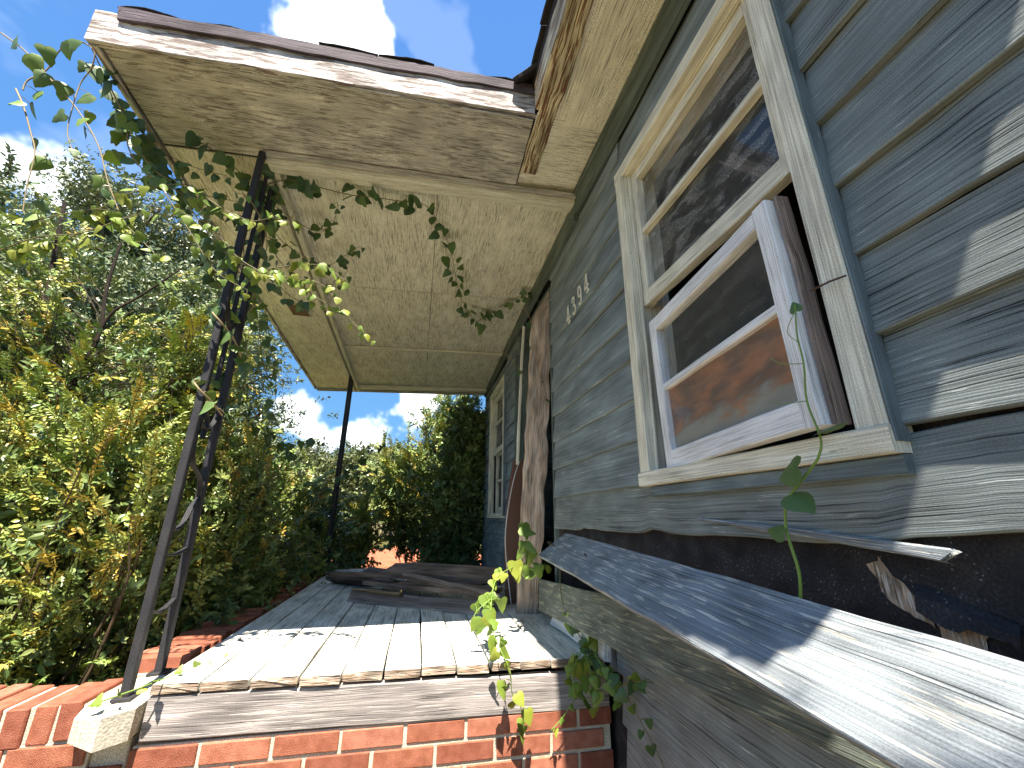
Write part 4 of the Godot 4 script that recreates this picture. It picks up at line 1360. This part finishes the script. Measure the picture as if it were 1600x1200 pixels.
	vine("young bright green vine climbing over the front of the porch floor", [
		V.call([0.54, 1.35, -2.25, 0.56, 1.22, -2.20, 0.53, 1.16, -2.18, 0.47, 1.13, -2.10, 0.37, 1.09, -2.00, 0.33, 1.00, -1.90, 0.32, 0.93, -1.80, 0.34, 0.88, -1.73, 0.37, 0.82, -1.70, 0.38, 0.75, -1.71, 0.42, 0.69, -1.73, 0.43, 0.61, -1.74]),
		V.call([0.47, 1.13, -2.10, 0.53, 1.12, -2.12, 0.59, 1.11, -2.15, 0.64, 1.13, -2.15, 0.68, 1.18, -2.18]),
		V.call([0.33, 1.02, -1.92, 0.27, 0.98, -1.9, 0.24, 0.93, -1.88])], {"every": 0.03, "size": 0.078, "mats": M.leaf_bright, "stem": M.stem_green, "face": Vector3(0, 0.5, 1)})
	vine("trailing vine with few leaves on the grey siding at the right end of the porch", [
		V.call([0.70, 1.23, -2.28, 0.70, 1.14, -2.10, 0.69, 1.02, -2.06, 0.69, 0.94, -1.98, 0.70, 0.88, -1.84, 0.72, 0.83, -1.66, 0.735, 0.79, -1.56, 0.74, 0.74, -1.45, 0.745, 0.70, -1.38, 0.745, 0.66, -1.32]),
		V.call([0.73, 0.79, -1.62, 0.70, 0.80, -1.71, 0.68, 0.81, -1.74, 0.66, 0.77, -1.745]),
		V.call([0.735, 0.77, -1.6, 0.735, 0.83, -1.5, 0.735, 0.86, -1.4, 0.735, 0.88, -1.33])], {"every": 0.055, "size": 0.06, "mats": [M.leaf[1], M.leaf_bright[0], M.leaf[0]], "skip": 0.35, "face": Vector3(-0.7, 0.3, 1)})
	vine("bright green vine cluster spilling over the right front corner of the porch floor", [
		V.call([0.70, 0.90, -1.74, 0.65, 0.87, -1.70, 0.61, 0.83, -1.68, 0.60, 0.77, -1.68, 0.62, 0.72, -1.69]),
		V.call([0.66, 0.86, -1.70, 0.67, 0.80, -1.67, 0.66, 0.74, -1.67, 0.68, 0.69, -1.68]),
		V.call([0.70, 0.86, -1.70, 0.72, 0.80, -1.62, 0.735, 0.76, -1.55])], {"every": 0.024, "size": 0.066, "mats": M.leaf_bright, "stem": M.stem_green, "face": Vector3(-0.2, 0.4, 1)})
	vine("thin curling vine tendril in front of the porch's end bricks", [V.call([0.74, 0.72, -1.745, 0.66, 0.73, -1.74, 0.61, 0.69, -1.73, 0.57, 0.65, -1.73, 0.53, 0.62, -1.73])], {"every": 0.06, "size": 0.04, "mats": M.leaf_bright, "stem": M.stem_green})
	# the lone shoot in front of the window
	var shoot := thing("vine", "single green vine shoot growing up in front of the window from the leaning board", "vine", Vector3(0.69, 1.21, -0.70))
	var s := MB.new()
	s.tube(catmull(V.call([0.69, 1.205, -0.70, 0.69, 1.26, -0.69, 0.69, 1.33, -0.70, 0.69, 1.38, -0.69, 0.69, 1.40, -0.67, 0.69, 1.44, -0.62, 0.69, 1.46, -0.60, 0.69, 1.49, -0.59, 0.69, 1.56, -0.60, 0.69, 1.63, -0.59, 0.69, 1.69, -0.59, 0.69, 1.75, -0.58]), 6), 0.0032, 0.0014, 8, 0.2)
	for td in [[Vector3(0.69, 1.63, -0.59), Vector3(0.68, 1.645, -0.63), Vector3(0.68, 1.665, -0.65)], [Vector3(0.69, 1.56, -0.60), Vector3(0.68, 1.565, -0.64), Vector3(0.675, 1.575, -0.665)], [Vector3(0.69, 1.74, -0.58), Vector3(0.68, 1.70, -0.60), Vector3(0.685, 1.67, -0.585)]]:
		s.tube(catmull(td, 5), 0.001, 0.0006, 4)
	part("stem", s.make(), M.stem_green, shoot)
	for lf in [[Vector3(0.675, 1.442, -0.635), Vector3(0.1, -0.25, -1), Vector3(-0.75, 0.45, 0.7), 0.062], [Vector3(0.68, 1.395, -0.665), Vector3(-0.1, -0.5, 0.8), Vector3(-0.6, 0.7, 0.5), 0.055], [Vector3(0.68, 1.325, -0.70), Vector3(0.0, 0.2, -1), Vector3(-0.8, 0.2, 0.7), 0.042], [Vector3(0.69, 1.50, -0.59), Vector3(0, 0.25, 1), Vector3(-0.2, 1, 0.1), 0.055], [Vector3(0.69, 1.215, -0.70), Vector3(-0.4, -0.1, -0.8), Vector3(-0.3, 1, 0.2), 0.035], [Vector3(0.69, 1.735, -0.58), Vector3(0, 1, -0.2), Vector3(-1, 0, 0.5), 0.025]]:
		part("leaf", leaf_shapes[0], M.leaf[1], shoot, leaf_frame(lf[0], lf[1], lf[2], lf[3]))
	vine("leafy dark vine trailing along the far left edge of the porch", [
		V.call([-1.32, 2.06, -3.60, -1.11, 1.92, -3.60, -0.92, 1.93, -3.60, -0.82, 1.93, -3.60, -0.76, 2.01, -3.60]),
		V.call([-1.5, 2.2, -3.7, -1.3, 1.98, -3.7, -1.1, 1.86, -3.65, -0.95, 1.8, -3.6])], {"every": 0.04, "size": 0.085, "face": Vector3(0, 0.3, 1)})
	vine("leafy dark vine stretched across from the far iron post", [
		V.call([-0.86, 1.71, -4.5, -0.54, 1.78, -4.3, -0.23, 1.73, -4.30, 0.15, 1.71, -4.30, 0.41, 1.68, -4.30]),
		V.call([-0.8, 1.75, -4.5, -0.65, 1.91, -4.60, -0.47, 2.05, -4.60, -0.41, 2.12, -4.60]),
		V.call([-0.6, 1.7, -4.4, -0.3, 1.6, -4.4, 0.0, 1.5, -4.45, 0.3, 1.52, -4.45])], {"every": 0.045, "size": 0.085, "face": Vector3(0, 0.3, 1)})
	vine("long vine strand hanging straight down from the left eave of the porch", [V.call([-1.33, 3.00, -3.30, -1.22, 2.62, -3.30, -1.13, 2.31, -3.30, -1.10, 2.01, -3.30, -1.12, 1.73, -3.30, -1.10, 1.38, -3.30])], {"every": 0.06, "size": 0.075})
	vine("second vine strand hanging from the left eave, nearer the iron post", [V.call([-1.33, 2.95, -2.6, -1.2, 2.6, -2.55, -1.12, 2.2, -2.5, -1.1, 1.8, -2.5]), V.call([-1.2, 2.6, -2.55, -1.05, 2.3, -2.5, -1.0, 2.0, -2.45])], {"every": 0.05, "size": 0.07})
	vine("thin brown vine crossing the splintered plank in the doorway", [
		V.call([0.60, 2.72, -2.42, 0.66, 2.62, -2.44, 0.70, 2.45, -2.45, 0.72, 2.25, -2.47, 0.755, 2.05, -2.45]),
		V.call([0.46, 2.39, -2.45, 0.56, 2.31, -2.47, 0.66, 2.18, -2.5, 0.75, 2.05, -2.5])], {"every": 0.19, "size": 0.06, "r": 0.0018, "stem": M.stem_dry})
	vine("small vine sprig lying on the left front corner of the porch floor", [V.call([-0.93, 0.80, -1.72, -0.80, 0.84, -1.72, -0.74, 0.845, -1.84, -0.68, 0.845, -1.98])], {"every": 0.06, "size": 0.035, "mats": M.leaf_bright, "stem": M.stem_green, "droop": Vector3(0.3, 0.4, 0.2), "face": Vector3(0, 1, 0.4)})


func build_plants() -> void:
	sprigs.broad = sprig(8, 0.62, 0.32, 1)
	sprigs.row = leafy_row(6, 0.5, 0.25, 5)
	sprigs.small = sprig(10, 0.30, 0.15, 2)
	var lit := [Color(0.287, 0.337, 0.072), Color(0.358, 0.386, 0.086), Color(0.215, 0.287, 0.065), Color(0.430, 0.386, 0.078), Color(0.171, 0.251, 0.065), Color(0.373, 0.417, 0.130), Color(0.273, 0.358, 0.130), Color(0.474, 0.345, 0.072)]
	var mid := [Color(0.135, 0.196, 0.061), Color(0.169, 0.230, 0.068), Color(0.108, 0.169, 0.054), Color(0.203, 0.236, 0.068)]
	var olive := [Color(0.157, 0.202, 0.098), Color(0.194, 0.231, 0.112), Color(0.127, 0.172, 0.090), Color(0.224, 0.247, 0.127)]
	var pale := tinted(M.bark, Color8(255, 240, 215))
	var off_porch := func(p: Vector3) -> bool: return not (p.x > (-1.02 if p.z > -3.0 else -0.95) and p.z > -5.0 and p.y > 0.55) and p.z < -2.06 - 0.25 * (p.x + 1.0 if p.x > -1.0 else 0.0)
	# tall thin-stemmed shrubs behind the brick ledge
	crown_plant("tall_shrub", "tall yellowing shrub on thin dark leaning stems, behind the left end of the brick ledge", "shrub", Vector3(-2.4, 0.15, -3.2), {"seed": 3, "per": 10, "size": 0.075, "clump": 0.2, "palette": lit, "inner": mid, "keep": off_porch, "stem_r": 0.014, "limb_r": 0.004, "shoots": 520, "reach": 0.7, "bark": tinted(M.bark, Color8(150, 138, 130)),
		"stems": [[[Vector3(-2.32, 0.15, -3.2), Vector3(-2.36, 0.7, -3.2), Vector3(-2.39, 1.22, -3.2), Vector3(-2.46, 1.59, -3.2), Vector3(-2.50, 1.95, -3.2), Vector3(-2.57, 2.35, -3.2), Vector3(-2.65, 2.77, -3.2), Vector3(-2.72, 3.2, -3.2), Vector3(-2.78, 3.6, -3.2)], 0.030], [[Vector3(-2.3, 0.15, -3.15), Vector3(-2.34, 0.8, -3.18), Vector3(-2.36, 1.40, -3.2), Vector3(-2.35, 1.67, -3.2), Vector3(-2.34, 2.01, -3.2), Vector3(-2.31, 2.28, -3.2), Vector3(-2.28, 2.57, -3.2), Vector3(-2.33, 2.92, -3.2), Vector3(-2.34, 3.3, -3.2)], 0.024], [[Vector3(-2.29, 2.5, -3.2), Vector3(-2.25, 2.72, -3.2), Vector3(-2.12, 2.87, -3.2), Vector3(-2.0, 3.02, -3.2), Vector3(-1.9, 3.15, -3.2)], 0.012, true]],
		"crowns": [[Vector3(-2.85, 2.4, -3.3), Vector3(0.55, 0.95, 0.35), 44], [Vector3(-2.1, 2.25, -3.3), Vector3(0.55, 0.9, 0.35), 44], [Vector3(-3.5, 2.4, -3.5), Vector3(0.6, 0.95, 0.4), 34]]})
	crown_plant("tall_shrub", "bright-leaved tall shrub between the dark leaning stems and the nearer iron post", "shrub", Vector3(-1.65, 0.15, -3.4), {"seed": 8, "per": 7, "size": 0.075, "clump": 0.2, "palette": lit, "inner": mid, "keep": off_porch, "stem_r": 0.016, "shoots": 190, "reach": 0.7,
		"crowns": [[Vector3(-1.8, 1.75, -3.4), Vector3(0.42, 0.7, 0.35), 34], [Vector3(-1.6, 1.2, -3.8), Vector3(0.36, 0.5, 0.4), 26]]})
	# low arching growth that spills on to the ledge
	var low_spots := [[-2.9, -2.6, 21, "low arching shrub at the left end of the brick ledge"], [-2.2, -2.6, 22, "low arching shrub in the middle behind the brick ledge"], [-1.6, -2.55, 23, "low arching shrub behind the brick ledge beside the nearer iron post"], [-1.35, -3.3, 24, "low shrub left of the porch floor beside the brick border"]]
	for s in low_spots:
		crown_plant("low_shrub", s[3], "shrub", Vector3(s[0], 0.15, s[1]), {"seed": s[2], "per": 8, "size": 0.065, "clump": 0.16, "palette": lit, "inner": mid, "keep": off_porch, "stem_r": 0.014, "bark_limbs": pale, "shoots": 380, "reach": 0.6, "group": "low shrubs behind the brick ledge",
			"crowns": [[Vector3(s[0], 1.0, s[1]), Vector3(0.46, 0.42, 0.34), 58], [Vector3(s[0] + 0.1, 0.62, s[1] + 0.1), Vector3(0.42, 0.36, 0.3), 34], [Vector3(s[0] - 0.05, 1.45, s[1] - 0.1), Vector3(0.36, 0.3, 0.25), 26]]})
	crown_plant("low_shrub", "low shrub growing over the brick border left of the far half of the porch", "shrub", Vector3(-1.15, 0.15, -3.9), {"seed": 26, "per": 24, "size": 0.07, "clump": 0.14, "palette": lit + mid, "keep": func(p: Vector3) -> bool: return p.x < -0.78 - 0.1 * sin(p.z * 7.0) and p.z < -2.5, "stem_r": 0.012, "shoots": 80, "reach": 0.45, "group": "low shrubs behind the brick ledge",
		"crowns": [[Vector3(-1.1, 0.85, -4.3), Vector3(0.3, 0.3, 0.55), 50], [Vector3(-1.12, 0.75, -3.3), Vector3(0.2, 0.22, 0.6), 34]]})
	for k in 7:
		var x := -2.5 + k * 0.2
		var z := -2.2 - 0.08 * (k % 3)
		var b := MB.new()
		var d := Vector3(0.35 + 0.15 * sin(k * 3.0), 1.0, 0.05)
		var p := Vector3(x, 0.5, z)
		b.tube(catmull([p, p + d * 0.3 + Vector3(0.03, 0, 0), p + d * 0.6, p + d * (0.85 + 0.2 * sin(k * 2.0)) + Vector3(-0.05, 0, 0.02)], 4), 0.008, 0.003, 6)
		var place: String = ["first", "second", "third", "fourth", "fifth", "sixth", "seventh"][k]
		tag(part("bare_twig", b.make(), tinted(M.bark, Color8(255, 240, 215)), self), "pale bare twig slanting out of the low shrubs, %s from the left" % place, "twig", "bare twigs among the low shrubs")
	# shrubs beside and behind the far post
	crown_plant("shrub", "shaded dark green shrub left of the far iron post", "shrub", Vector3(-1.5, 0.15, -5.0), {"seed": 31, "per": 12, "size": 0.10, "clump": 0.22, "palette": mid + lit, "inner": mid, "keep": off_porch, "shoots": 320, "reach": 0.7,
		"crowns": [[Vector3(-1.4, 1.2, -5.2), Vector3(0.5, 0.55, 0.35), 50], [Vector3(-1.75, 1.5, -4.8), Vector3(0.3, 0.45, 0.3), 24], [Vector3(-1.2, 0.75, -5.2), Vector3(0.45, 0.5, 0.3), 30]]})
	crown_plant("shrub", "bright low shrub behind the foot of the far iron post", "shrub", Vector3(-0.8, 0.15, -6.0), {"seed": 33, "per": 14, "size": 0.085, "clump": 0.14, "palette": lit, "shoots": 80, "reach": 0.4, "keep": off_porch,
		"crowns": [[Vector3(-0.78, 1.05, -6.0), Vector3(0.26, 0.36, 0.26), 34]]})
	crown_plant("tall_shrub", "tall bushy shrub with yellow tips beyond the far end of the porch", "shrub", Vector3(0.1, 0.15, -6.5), {"seed": 35, "per": 10, "size": 0.10, "clump": 0.22, "palette": lit + lit + mid, "inner": mid, "keep": off_porch, "shoots": 560, "reach": 0.75,
		"crowns": [[Vector3(0.15, 1.5, -6.4), Vector3(0.62, 0.72, 0.5), 90], [Vector3(0.42, 2.3, -6.5), Vector3(0.42, 0.85, 0.4), 70], [Vector3(-0.25, 1.7, -6.5), Vector3(0.4, 0.55, 0.35), 40]]})
	crown_plant("wall_creeper", "dark creeper smothering the far end of the house wall", "creeper", Vector3(0.62, 0.15, -5.55), {"seed": 37, "per": 34, "size": 0.095, "clump": 0.17, "palette": mid, "mat": M.foliage, "shoots": 160, "reach": 0.5, "keep": func(p: Vector3) -> bool: return p.z < -5.0 and not (p.x > 0.78 and p.z > -5.4),
		"crowns": [[Vector3(0.6, 2.3, -5.5), Vector3(0.22, 0.62, 0.22), 50], [Vector3(0.55, 1.4, -5.5), Vector3(0.26, 0.7, 0.25), 60], [Vector3(0.5, 0.7, -5.5), Vector3(0.3, 0.4, 0.25), 30]]})
	# trees beyond
	var tree := func(label: String, at: Vector3, sd: int, pal: Array, sz: float, per: int, clump: float, tr: float, crowns: Array) -> void:
		crown_plant("tree", label, "tree", at, {"seed": sd, "per": per, "size": sz, "clump": clump, "palette": pal, "shoots": int(0.6 * crowns[0][2]), "reach": clump * 2.2, "sprig": "small", "mat": M.foliage, "stem_name": "trunk", "stem_r": tr, "crowns": crowns,
			"stems": [[[at, at.lerp(crowns[0][0], 0.5) + Vector3(0.1, 0, 0), crowns[0][0] + Vector3(0, crowns[0][1].y * 0.5, 0)], tr]]})
	tree.call("tall dense olive-green tree filling the left side behind the shrubs", Vector3(-6.0, 0.1, -8.4), 41, olive, 0.26, 70, 0.55, 0.16, [[Vector3(-6.1, 5.2, -8.4), Vector3(1.6, 2.6, 1.3), 100], [Vector3(-5.1, 3.6, -8.0), Vector3(1.3, 2.2, 1.2), 70], [Vector3(-6.2, 2.0, -7.8), Vector3(1.6, 1.4, 1.0), 40]])
	tree.call("second dense olive-green tree at the far left behind the shrubs", Vector3(-9.0, 0.1, -8.8), 42, olive, 0.28, 60, 0.6, 0.16, [[Vector3(-8.8, 5.0, -8.6), Vector3(1.8, 3.0, 1.3), 100], [Vector3(-9.0, 2.6, -8.2), Vector3(2.2, 1.8, 1.2), 50]])
	tree.call("thin-crowned tree with sky showing through, left of the porch ceiling's edge", Vector3(-4.3, 0.1, -9.2), 43, olive, 0.22, 46, 0.5, 0.11, [[Vector3(-4.3, 5.6, -9.0), Vector3(0.95, 1.9, 0.8), 44], [Vector3(-3.7, 3.6, -8.6), Vector3(0.9, 1.3, 0.8), 34], [Vector3(-3.0, 2.3, -8.2), Vector3(0.5, 0.6, 0.6), 14]])
	tree.call("dark tree low behind the shrubs, between the two iron posts", Vector3(-3.3, 0.1, -6.4), 48, olive + mid, 0.2, 50, 0.42, 0.08, [[Vector3(-3.6, 2.3, -6.6), Vector3(0.7, 1.1, 0.6), 44], [Vector3(-2.6, 1.5, -6.6), Vector3(0.6, 0.7, 0.6), 30], [Vector3(-4.6, 2.3, -6.6), Vector3(0.9, 1.3, 0.7), 44]])
	var far_lit := [Color(0.14, 0.17, 0.06), Color(0.17, 0.19, 0.07), Color(0.12, 0.15, 0.06)]
	tree.call("distant pale green tree seen just right of the far iron post", Vector3(-3.6, 0.1, -25.0), 44, far_lit, 0.5, 60, 0.7, 0.12, [[Vector3(-3.6, 3.2, -25.0), Vector3(1.8, 1.6, 1.2), 70]])
	tree.call("distant rounded tree left of the far iron post", Vector3(-6.6, 0.1, -26.0), 45, far_lit, 0.5, 60, 0.7, 0.12, [[Vector3(-6.6, 3.2, -26.0), Vector3(1.9, 1.8, 1.2), 70]])
	tree.call("distant tree just left of the tall bushy shrub, beyond the red clay", Vector3(-1.6, 0.1, -28.0), 46, far_lit, 0.5, 60, 0.8, 0.12, [[Vector3(-1.6, 3.4, -28.0), Vector3(2.0, 2.0, 1.2), 70]])
	tree.call("distant tree behind the house's far end", Vector3(3.5, 0.1, -27.0), 50, olive, 0.5, 60, 0.8, 0.14, [[Vector3(3.5, 3.6, -27.0), Vector3(2.8, 2.4, 1.4), 80]])
	tree.call("distant tree low beyond the shrubs on the far left", Vector3(-12.0, 0.1, -26.0), 49, olive, 0.55, 60, 0.9, 0.14, [[Vector3(-12.0, 4.0, -26.0), Vector3(3.6, 3.2, 1.5), 110]])
	tree.call("distant broad tree on the open ground well left of the house", Vector3(-24.0, 0.1, -24.0), 51, olive, 0.6, 60, 0.9, 0.16, [[Vector3(-24.0, 4.6, -24.0), Vector3(3.4, 3.4, 2.0), 90]])
	tree.call("distant tall tree at the far left edge of the open ground", Vector3(-34.0, 0.1, -20.0), 52, olive, 0.6, 60, 0.9, 0.18, [[Vector3(-34.0, 5.4, -20.0), Vector3(3.8, 4.2, 2.4), 100]])
	# the tree over the yard whose leaves dapple the wall
	crown_plant("yard_tree", "tree arching over the yard in front of the house, dappling the siding with shade", "tree", Vector3(-2.6, 0.1, 4.2), {"seed": 47, "per": 13, "size": 0.10, "clump": 0.18, "palette": mid, "stem_name": "trunk", "stem_r": 0.1, "keep": func(p: Vector3) -> bool: return p.y > 4.0,
		"stems": [[[Vector3(-2.6, 0.1, 4.2), Vector3(-2.4, 2.5, 4.0), Vector3(-1.2, 4.8, 3.2), Vector3(0.2, 6.2, 2.4)], 0.11]],
		"crowns": [[Vector3(0.25, 5.5, 2.0), Vector3(1.0, 0.9, 0.8), 30], [Vector3(-1.4, 6.2, 3.0), Vector3(1.2, 0.9, 0.8), 24]]})
	# grass, litter
	var r := RandomNumberGenerator.new()
	r.seed = 77
	var tuft := MB.new()
	for k in 9:
		var q := TAU * k / 9.0
		var d := Vector3(cos(q), 0, sin(q))
		var sd2 := Vector3(-sin(q), 0, cos(q)) * 0.05
		var b0 := d * 0.12
		tuft.tri(b0 - sd2, b0 + sd2, b0 + d * 0.25 + Vector3(0, 0.75, 0))
		tuft.tri(b0 + d * 0.25 + Vector3(0, 0.75, 0) - sd2 * 0.5, b0 + d * 0.25 + Vector3(0, 0.75, 0) + sd2 * 0.5, b0 + d * 0.6 + Vector3(0, 1.0, 0))
	var mm := MultiMesh.new()
	mm.transform_format = MultiMesh.TRANSFORM_3D
	mm.use_colors = true
	mm.mesh = tuft.make()
	mm.instance_count = 12000
	for i in 12000:
		var t := pow(r.randf(), 1.6)
		var p := Vector3(r.randf_range(-9, 4), 0.14, -2.3 - t * 22.0)
		if p.x > -0.9 and p.z > -5.5:
			p = Vector3(r.randf_range(-4, -1.2), 0.14, r.randf_range(-5, -2.2))
		var s := r.randf_range(0.10, 0.26)
		mm.set_instance_transform(i, Transform3D(Basis(Y, r.randf() * TAU).scaled(Vector3(s, s * r.randf_range(0.5, 1.1), s)), p))
		var dry := r.randf()
		mm.set_instance_color(i, Color(0.13, 0.15, 0.04).lerp(Color(0.30, 0.25, 0.11), dry * dry))
	var g := MultiMeshInstance3D.new()
	g.name = "grass"
	g.multimesh = mm
	g.material_override = M.foliage
	add_child(g)
	tag(g, "dry yellow-green grass on the ground around the porch", "grass", "", "stuff")
	var lm := MB.new()
	lm.tri(Vector3(-0.5, 0, 0), Vector3(0, 0.1, 0.22), Vector3(0.5, 0.02, 0))
	lm.tri(Vector3(-0.5, 0, 0), Vector3(0.5, 0.02, 0), Vector3(0, 0.08, -0.22))
	var lt := MultiMesh.new()
	lt.transform_format = MultiMesh.TRANSFORM_3D
	lt.use_colors = true
	lt.mesh = lm.make()
	lt.instance_count = 420
	for i in 420:
		var p2 := Vector3(r.randf_range(-0.78, 0.7), 0.8275, r.randf_range(-3.2, -1.8))
		var s2 := r.randf_range(0.006, 0.022)
		if i >= 290:   # splinters and crumbs at the foot of the plank
			p2 = Vector3(clampf(0.62 + r.randfn() * 0.07, 0.4, 0.74), 0.8275, -2.42 + r.randfn() * 0.16)
			s2 = r.randf_range(0.004, 0.016)
		lt.set_instance_transform(i, Transform3D(Basis(Y, r.randf() * TAU).scaled(Vector3.ONE * s2), p2))
		lt.set_instance_color(i, Color(0.10, 0.075, 0.05).lerp(Color(0.32, 0.28, 0.22), r.randf() if i < 290 else 0.6 + 0.4 * r.randf()))
	var li := MultiMeshInstance3D.new()
	li.name = "leaf_litter"
	li.multimesh = lt
	li.material_override = M.litter
	add_child(li)
	tag(li, "dead leaf bits and wood crumbs scattered on the porch boards", "litter", "", "stuff")


func build_ground() -> void:
	var g := MB.new()
	var n := 60
	var f := func(i: int, j: int) -> Vector3:
		var x := -70.0 + 140.0 * i / n
		var z := -130.0 + 150.0 * j / n
		return Vector3(x, 0.12 + wob.get_noise_2d(x * 1.5, z * 1.5) * 0.12 * clampf(-z * 0.12 - 0.6, 0.0, 2.0), z)
	for i in n:
		for j in n:
			var a: Vector3 = f.call(i, j)
			var b: Vector3 = f.call(i, j + 1)
			var c: Vector3 = f.call(i + 1, j + 1)
			var d: Vector3 = f.call(i + 1, j)
			g.quad(a, b, c, d)
	part("ground", g.make(), M.soil, self).set_meta("kind", "structure")
	var m := MB.new()
	var ring := []
	for k in 26:
		var q := TAU * k / 26.0
		var rr := 1.0 + 0.18 * sin(q * 3.0 + 1.0) + 0.1 * sin(q * 7.0)
		ring.append(Vector3(-0.3 + cos(q) * 3.0 * rr, 0.16, -13.0 + sin(q) * 4.2 * rr))
	for k in 26:
		var a2: Vector3 = ring[k]
		var b2: Vector3 = ring[(k + 1) % 26]
		m.tri(Vector3(-0.3, 0.55, -13.5), b2, a2)
	part("clay_mound", m.make(), M.clay, self).set_meta("kind", "structure")


func _ready() -> void:
	rng.seed = 12345
	wob.seed = 3
	wob.frequency = 0.35
	wob.fractal_octaves = 3
	var cam := Camera3D.new()
	cam.fov = 86.14
	cam.near = 0.02
	cam.far = 400.0
	cam.transform = Transform3D(Basis(Vector3(0.97675, 0.00724, 0.21426), Vector3(-0.0731, 0.95078, 0.30112), Vector3(-0.20153, -0.30978, 0.9292)), Vector3(0, 1.35, 0))
	cam.current = true
	add_child(cam)
	var env := Environment.new()
	env.background_mode = Environment.BG_SKY
	var sky := Sky.new()
	var sm := PanoramaSkyMaterial.new()
	sm.panorama = sky_picture()
	sky.sky_material = sm
	env.sky = sky
	env.background_energy_multiplier = 1.0
	env.tonemap_mode = Environment.TONE_MAPPER_LINEAR
	env.tonemap_exposure = 3.6
	env.sdfgi_enabled = true
	env.ssao_enabled = true
	env.ssil_enabled = true
	var we := WorldEnvironment.new()
	we.environment = env
	add_child(we)
	var sun := DirectionalLight3D.new()
	sun.light_energy = 1.3
	sun.light_angular_distance = 0.5
	sun.light_color = Color(1.0, 0.965, 0.91)
	sun.shadow_enabled = true
	sun.look_at_from_position(Vector3(-0.078, 1.0, 0.46), Vector3.ZERO, Vector3(0, 0, -1))
	add_child(sun)

	make_materials()
	build_ground()
	build_house()
	build_porch_roof()
	build_deck()
	iron_post("nearer black wrought-iron porch post of two rails joined by scrolls", Vector3(-0.875, 0.79, -1.80), 3.05, Vector3(-0.885, 0.80, -2.0), 3.04, [
		[Vector3(0, 1.05, 0), Vector3(0.4, 1.02, 0), Vector3(1, 1.05, 0)],
		[Vector3(0, 1.22, 0), Vector3(0.5, 1.21, 0), Vector3(1, 1.23, 0)],
		[Vector3(0.02, 1.36, 0), Vector3(0.2, 1.30, 0), Vector3(0.5, 1.32, 0), Vector3(0.7, 1.38, 0), Vector3(0.95, 1.42, 0)],
		[Vector3(0.95, 1.42, 0), Vector3(0.75, 1.5, 0), Vector3(0.3, 1.55, 0), Vector3(0.15, 1.65, 0), Vector3(0.3, 1.75, 0), Vector3(0.5, 1.72, 0), Vector3(0.45, 1.65, 0)],
		[Vector3(0.05, 1.78, 0), Vector3(0.15, 1.72, 0), Vector3(0.5, 1.69, 0), Vector3(0.85, 1.74, 0), Vector3(0.95, 1.85, 0)],
		[Vector3(0.5, 1.9, 0), Vector3(0.5, 2.3, 0), Vector3(0.5, 2.7, 0), Vector3(0.5, 3.0, 0)],
		[Vector3(0.05, 2.25, 0), Vector3(0.5, 2.15, 0), Vector3(0.95, 2.25, 0)]])
	iron_post("far black wrought-iron porch post with twin rails, wrapped in vines", Vector3(-0.86, 0.76, -4.72), 2.89, Vector3(-0.86, 0.76, -4.86), 2.88, [
		[Vector3(0, 1.2, 0), Vector3(0.5, 1.15, 0), Vector3(1, 1.2, 0)],
		[Vector3(0, 1.7, 0), Vector3(0.5, 1.66, 0), Vector3(1, 1.7, 0)],
		[Vector3(0, 2.2, 0), Vector3(0.5, 2.15, 0), Vector3(1, 2.2, 0)],
		[Vector3(0, 2.6, 0), Vector3(0.5, 2.55, 0), Vector3(1, 2.6, 0)]])
	build_loose_boards()
	build_number()
	build_vines()
	build_plants()
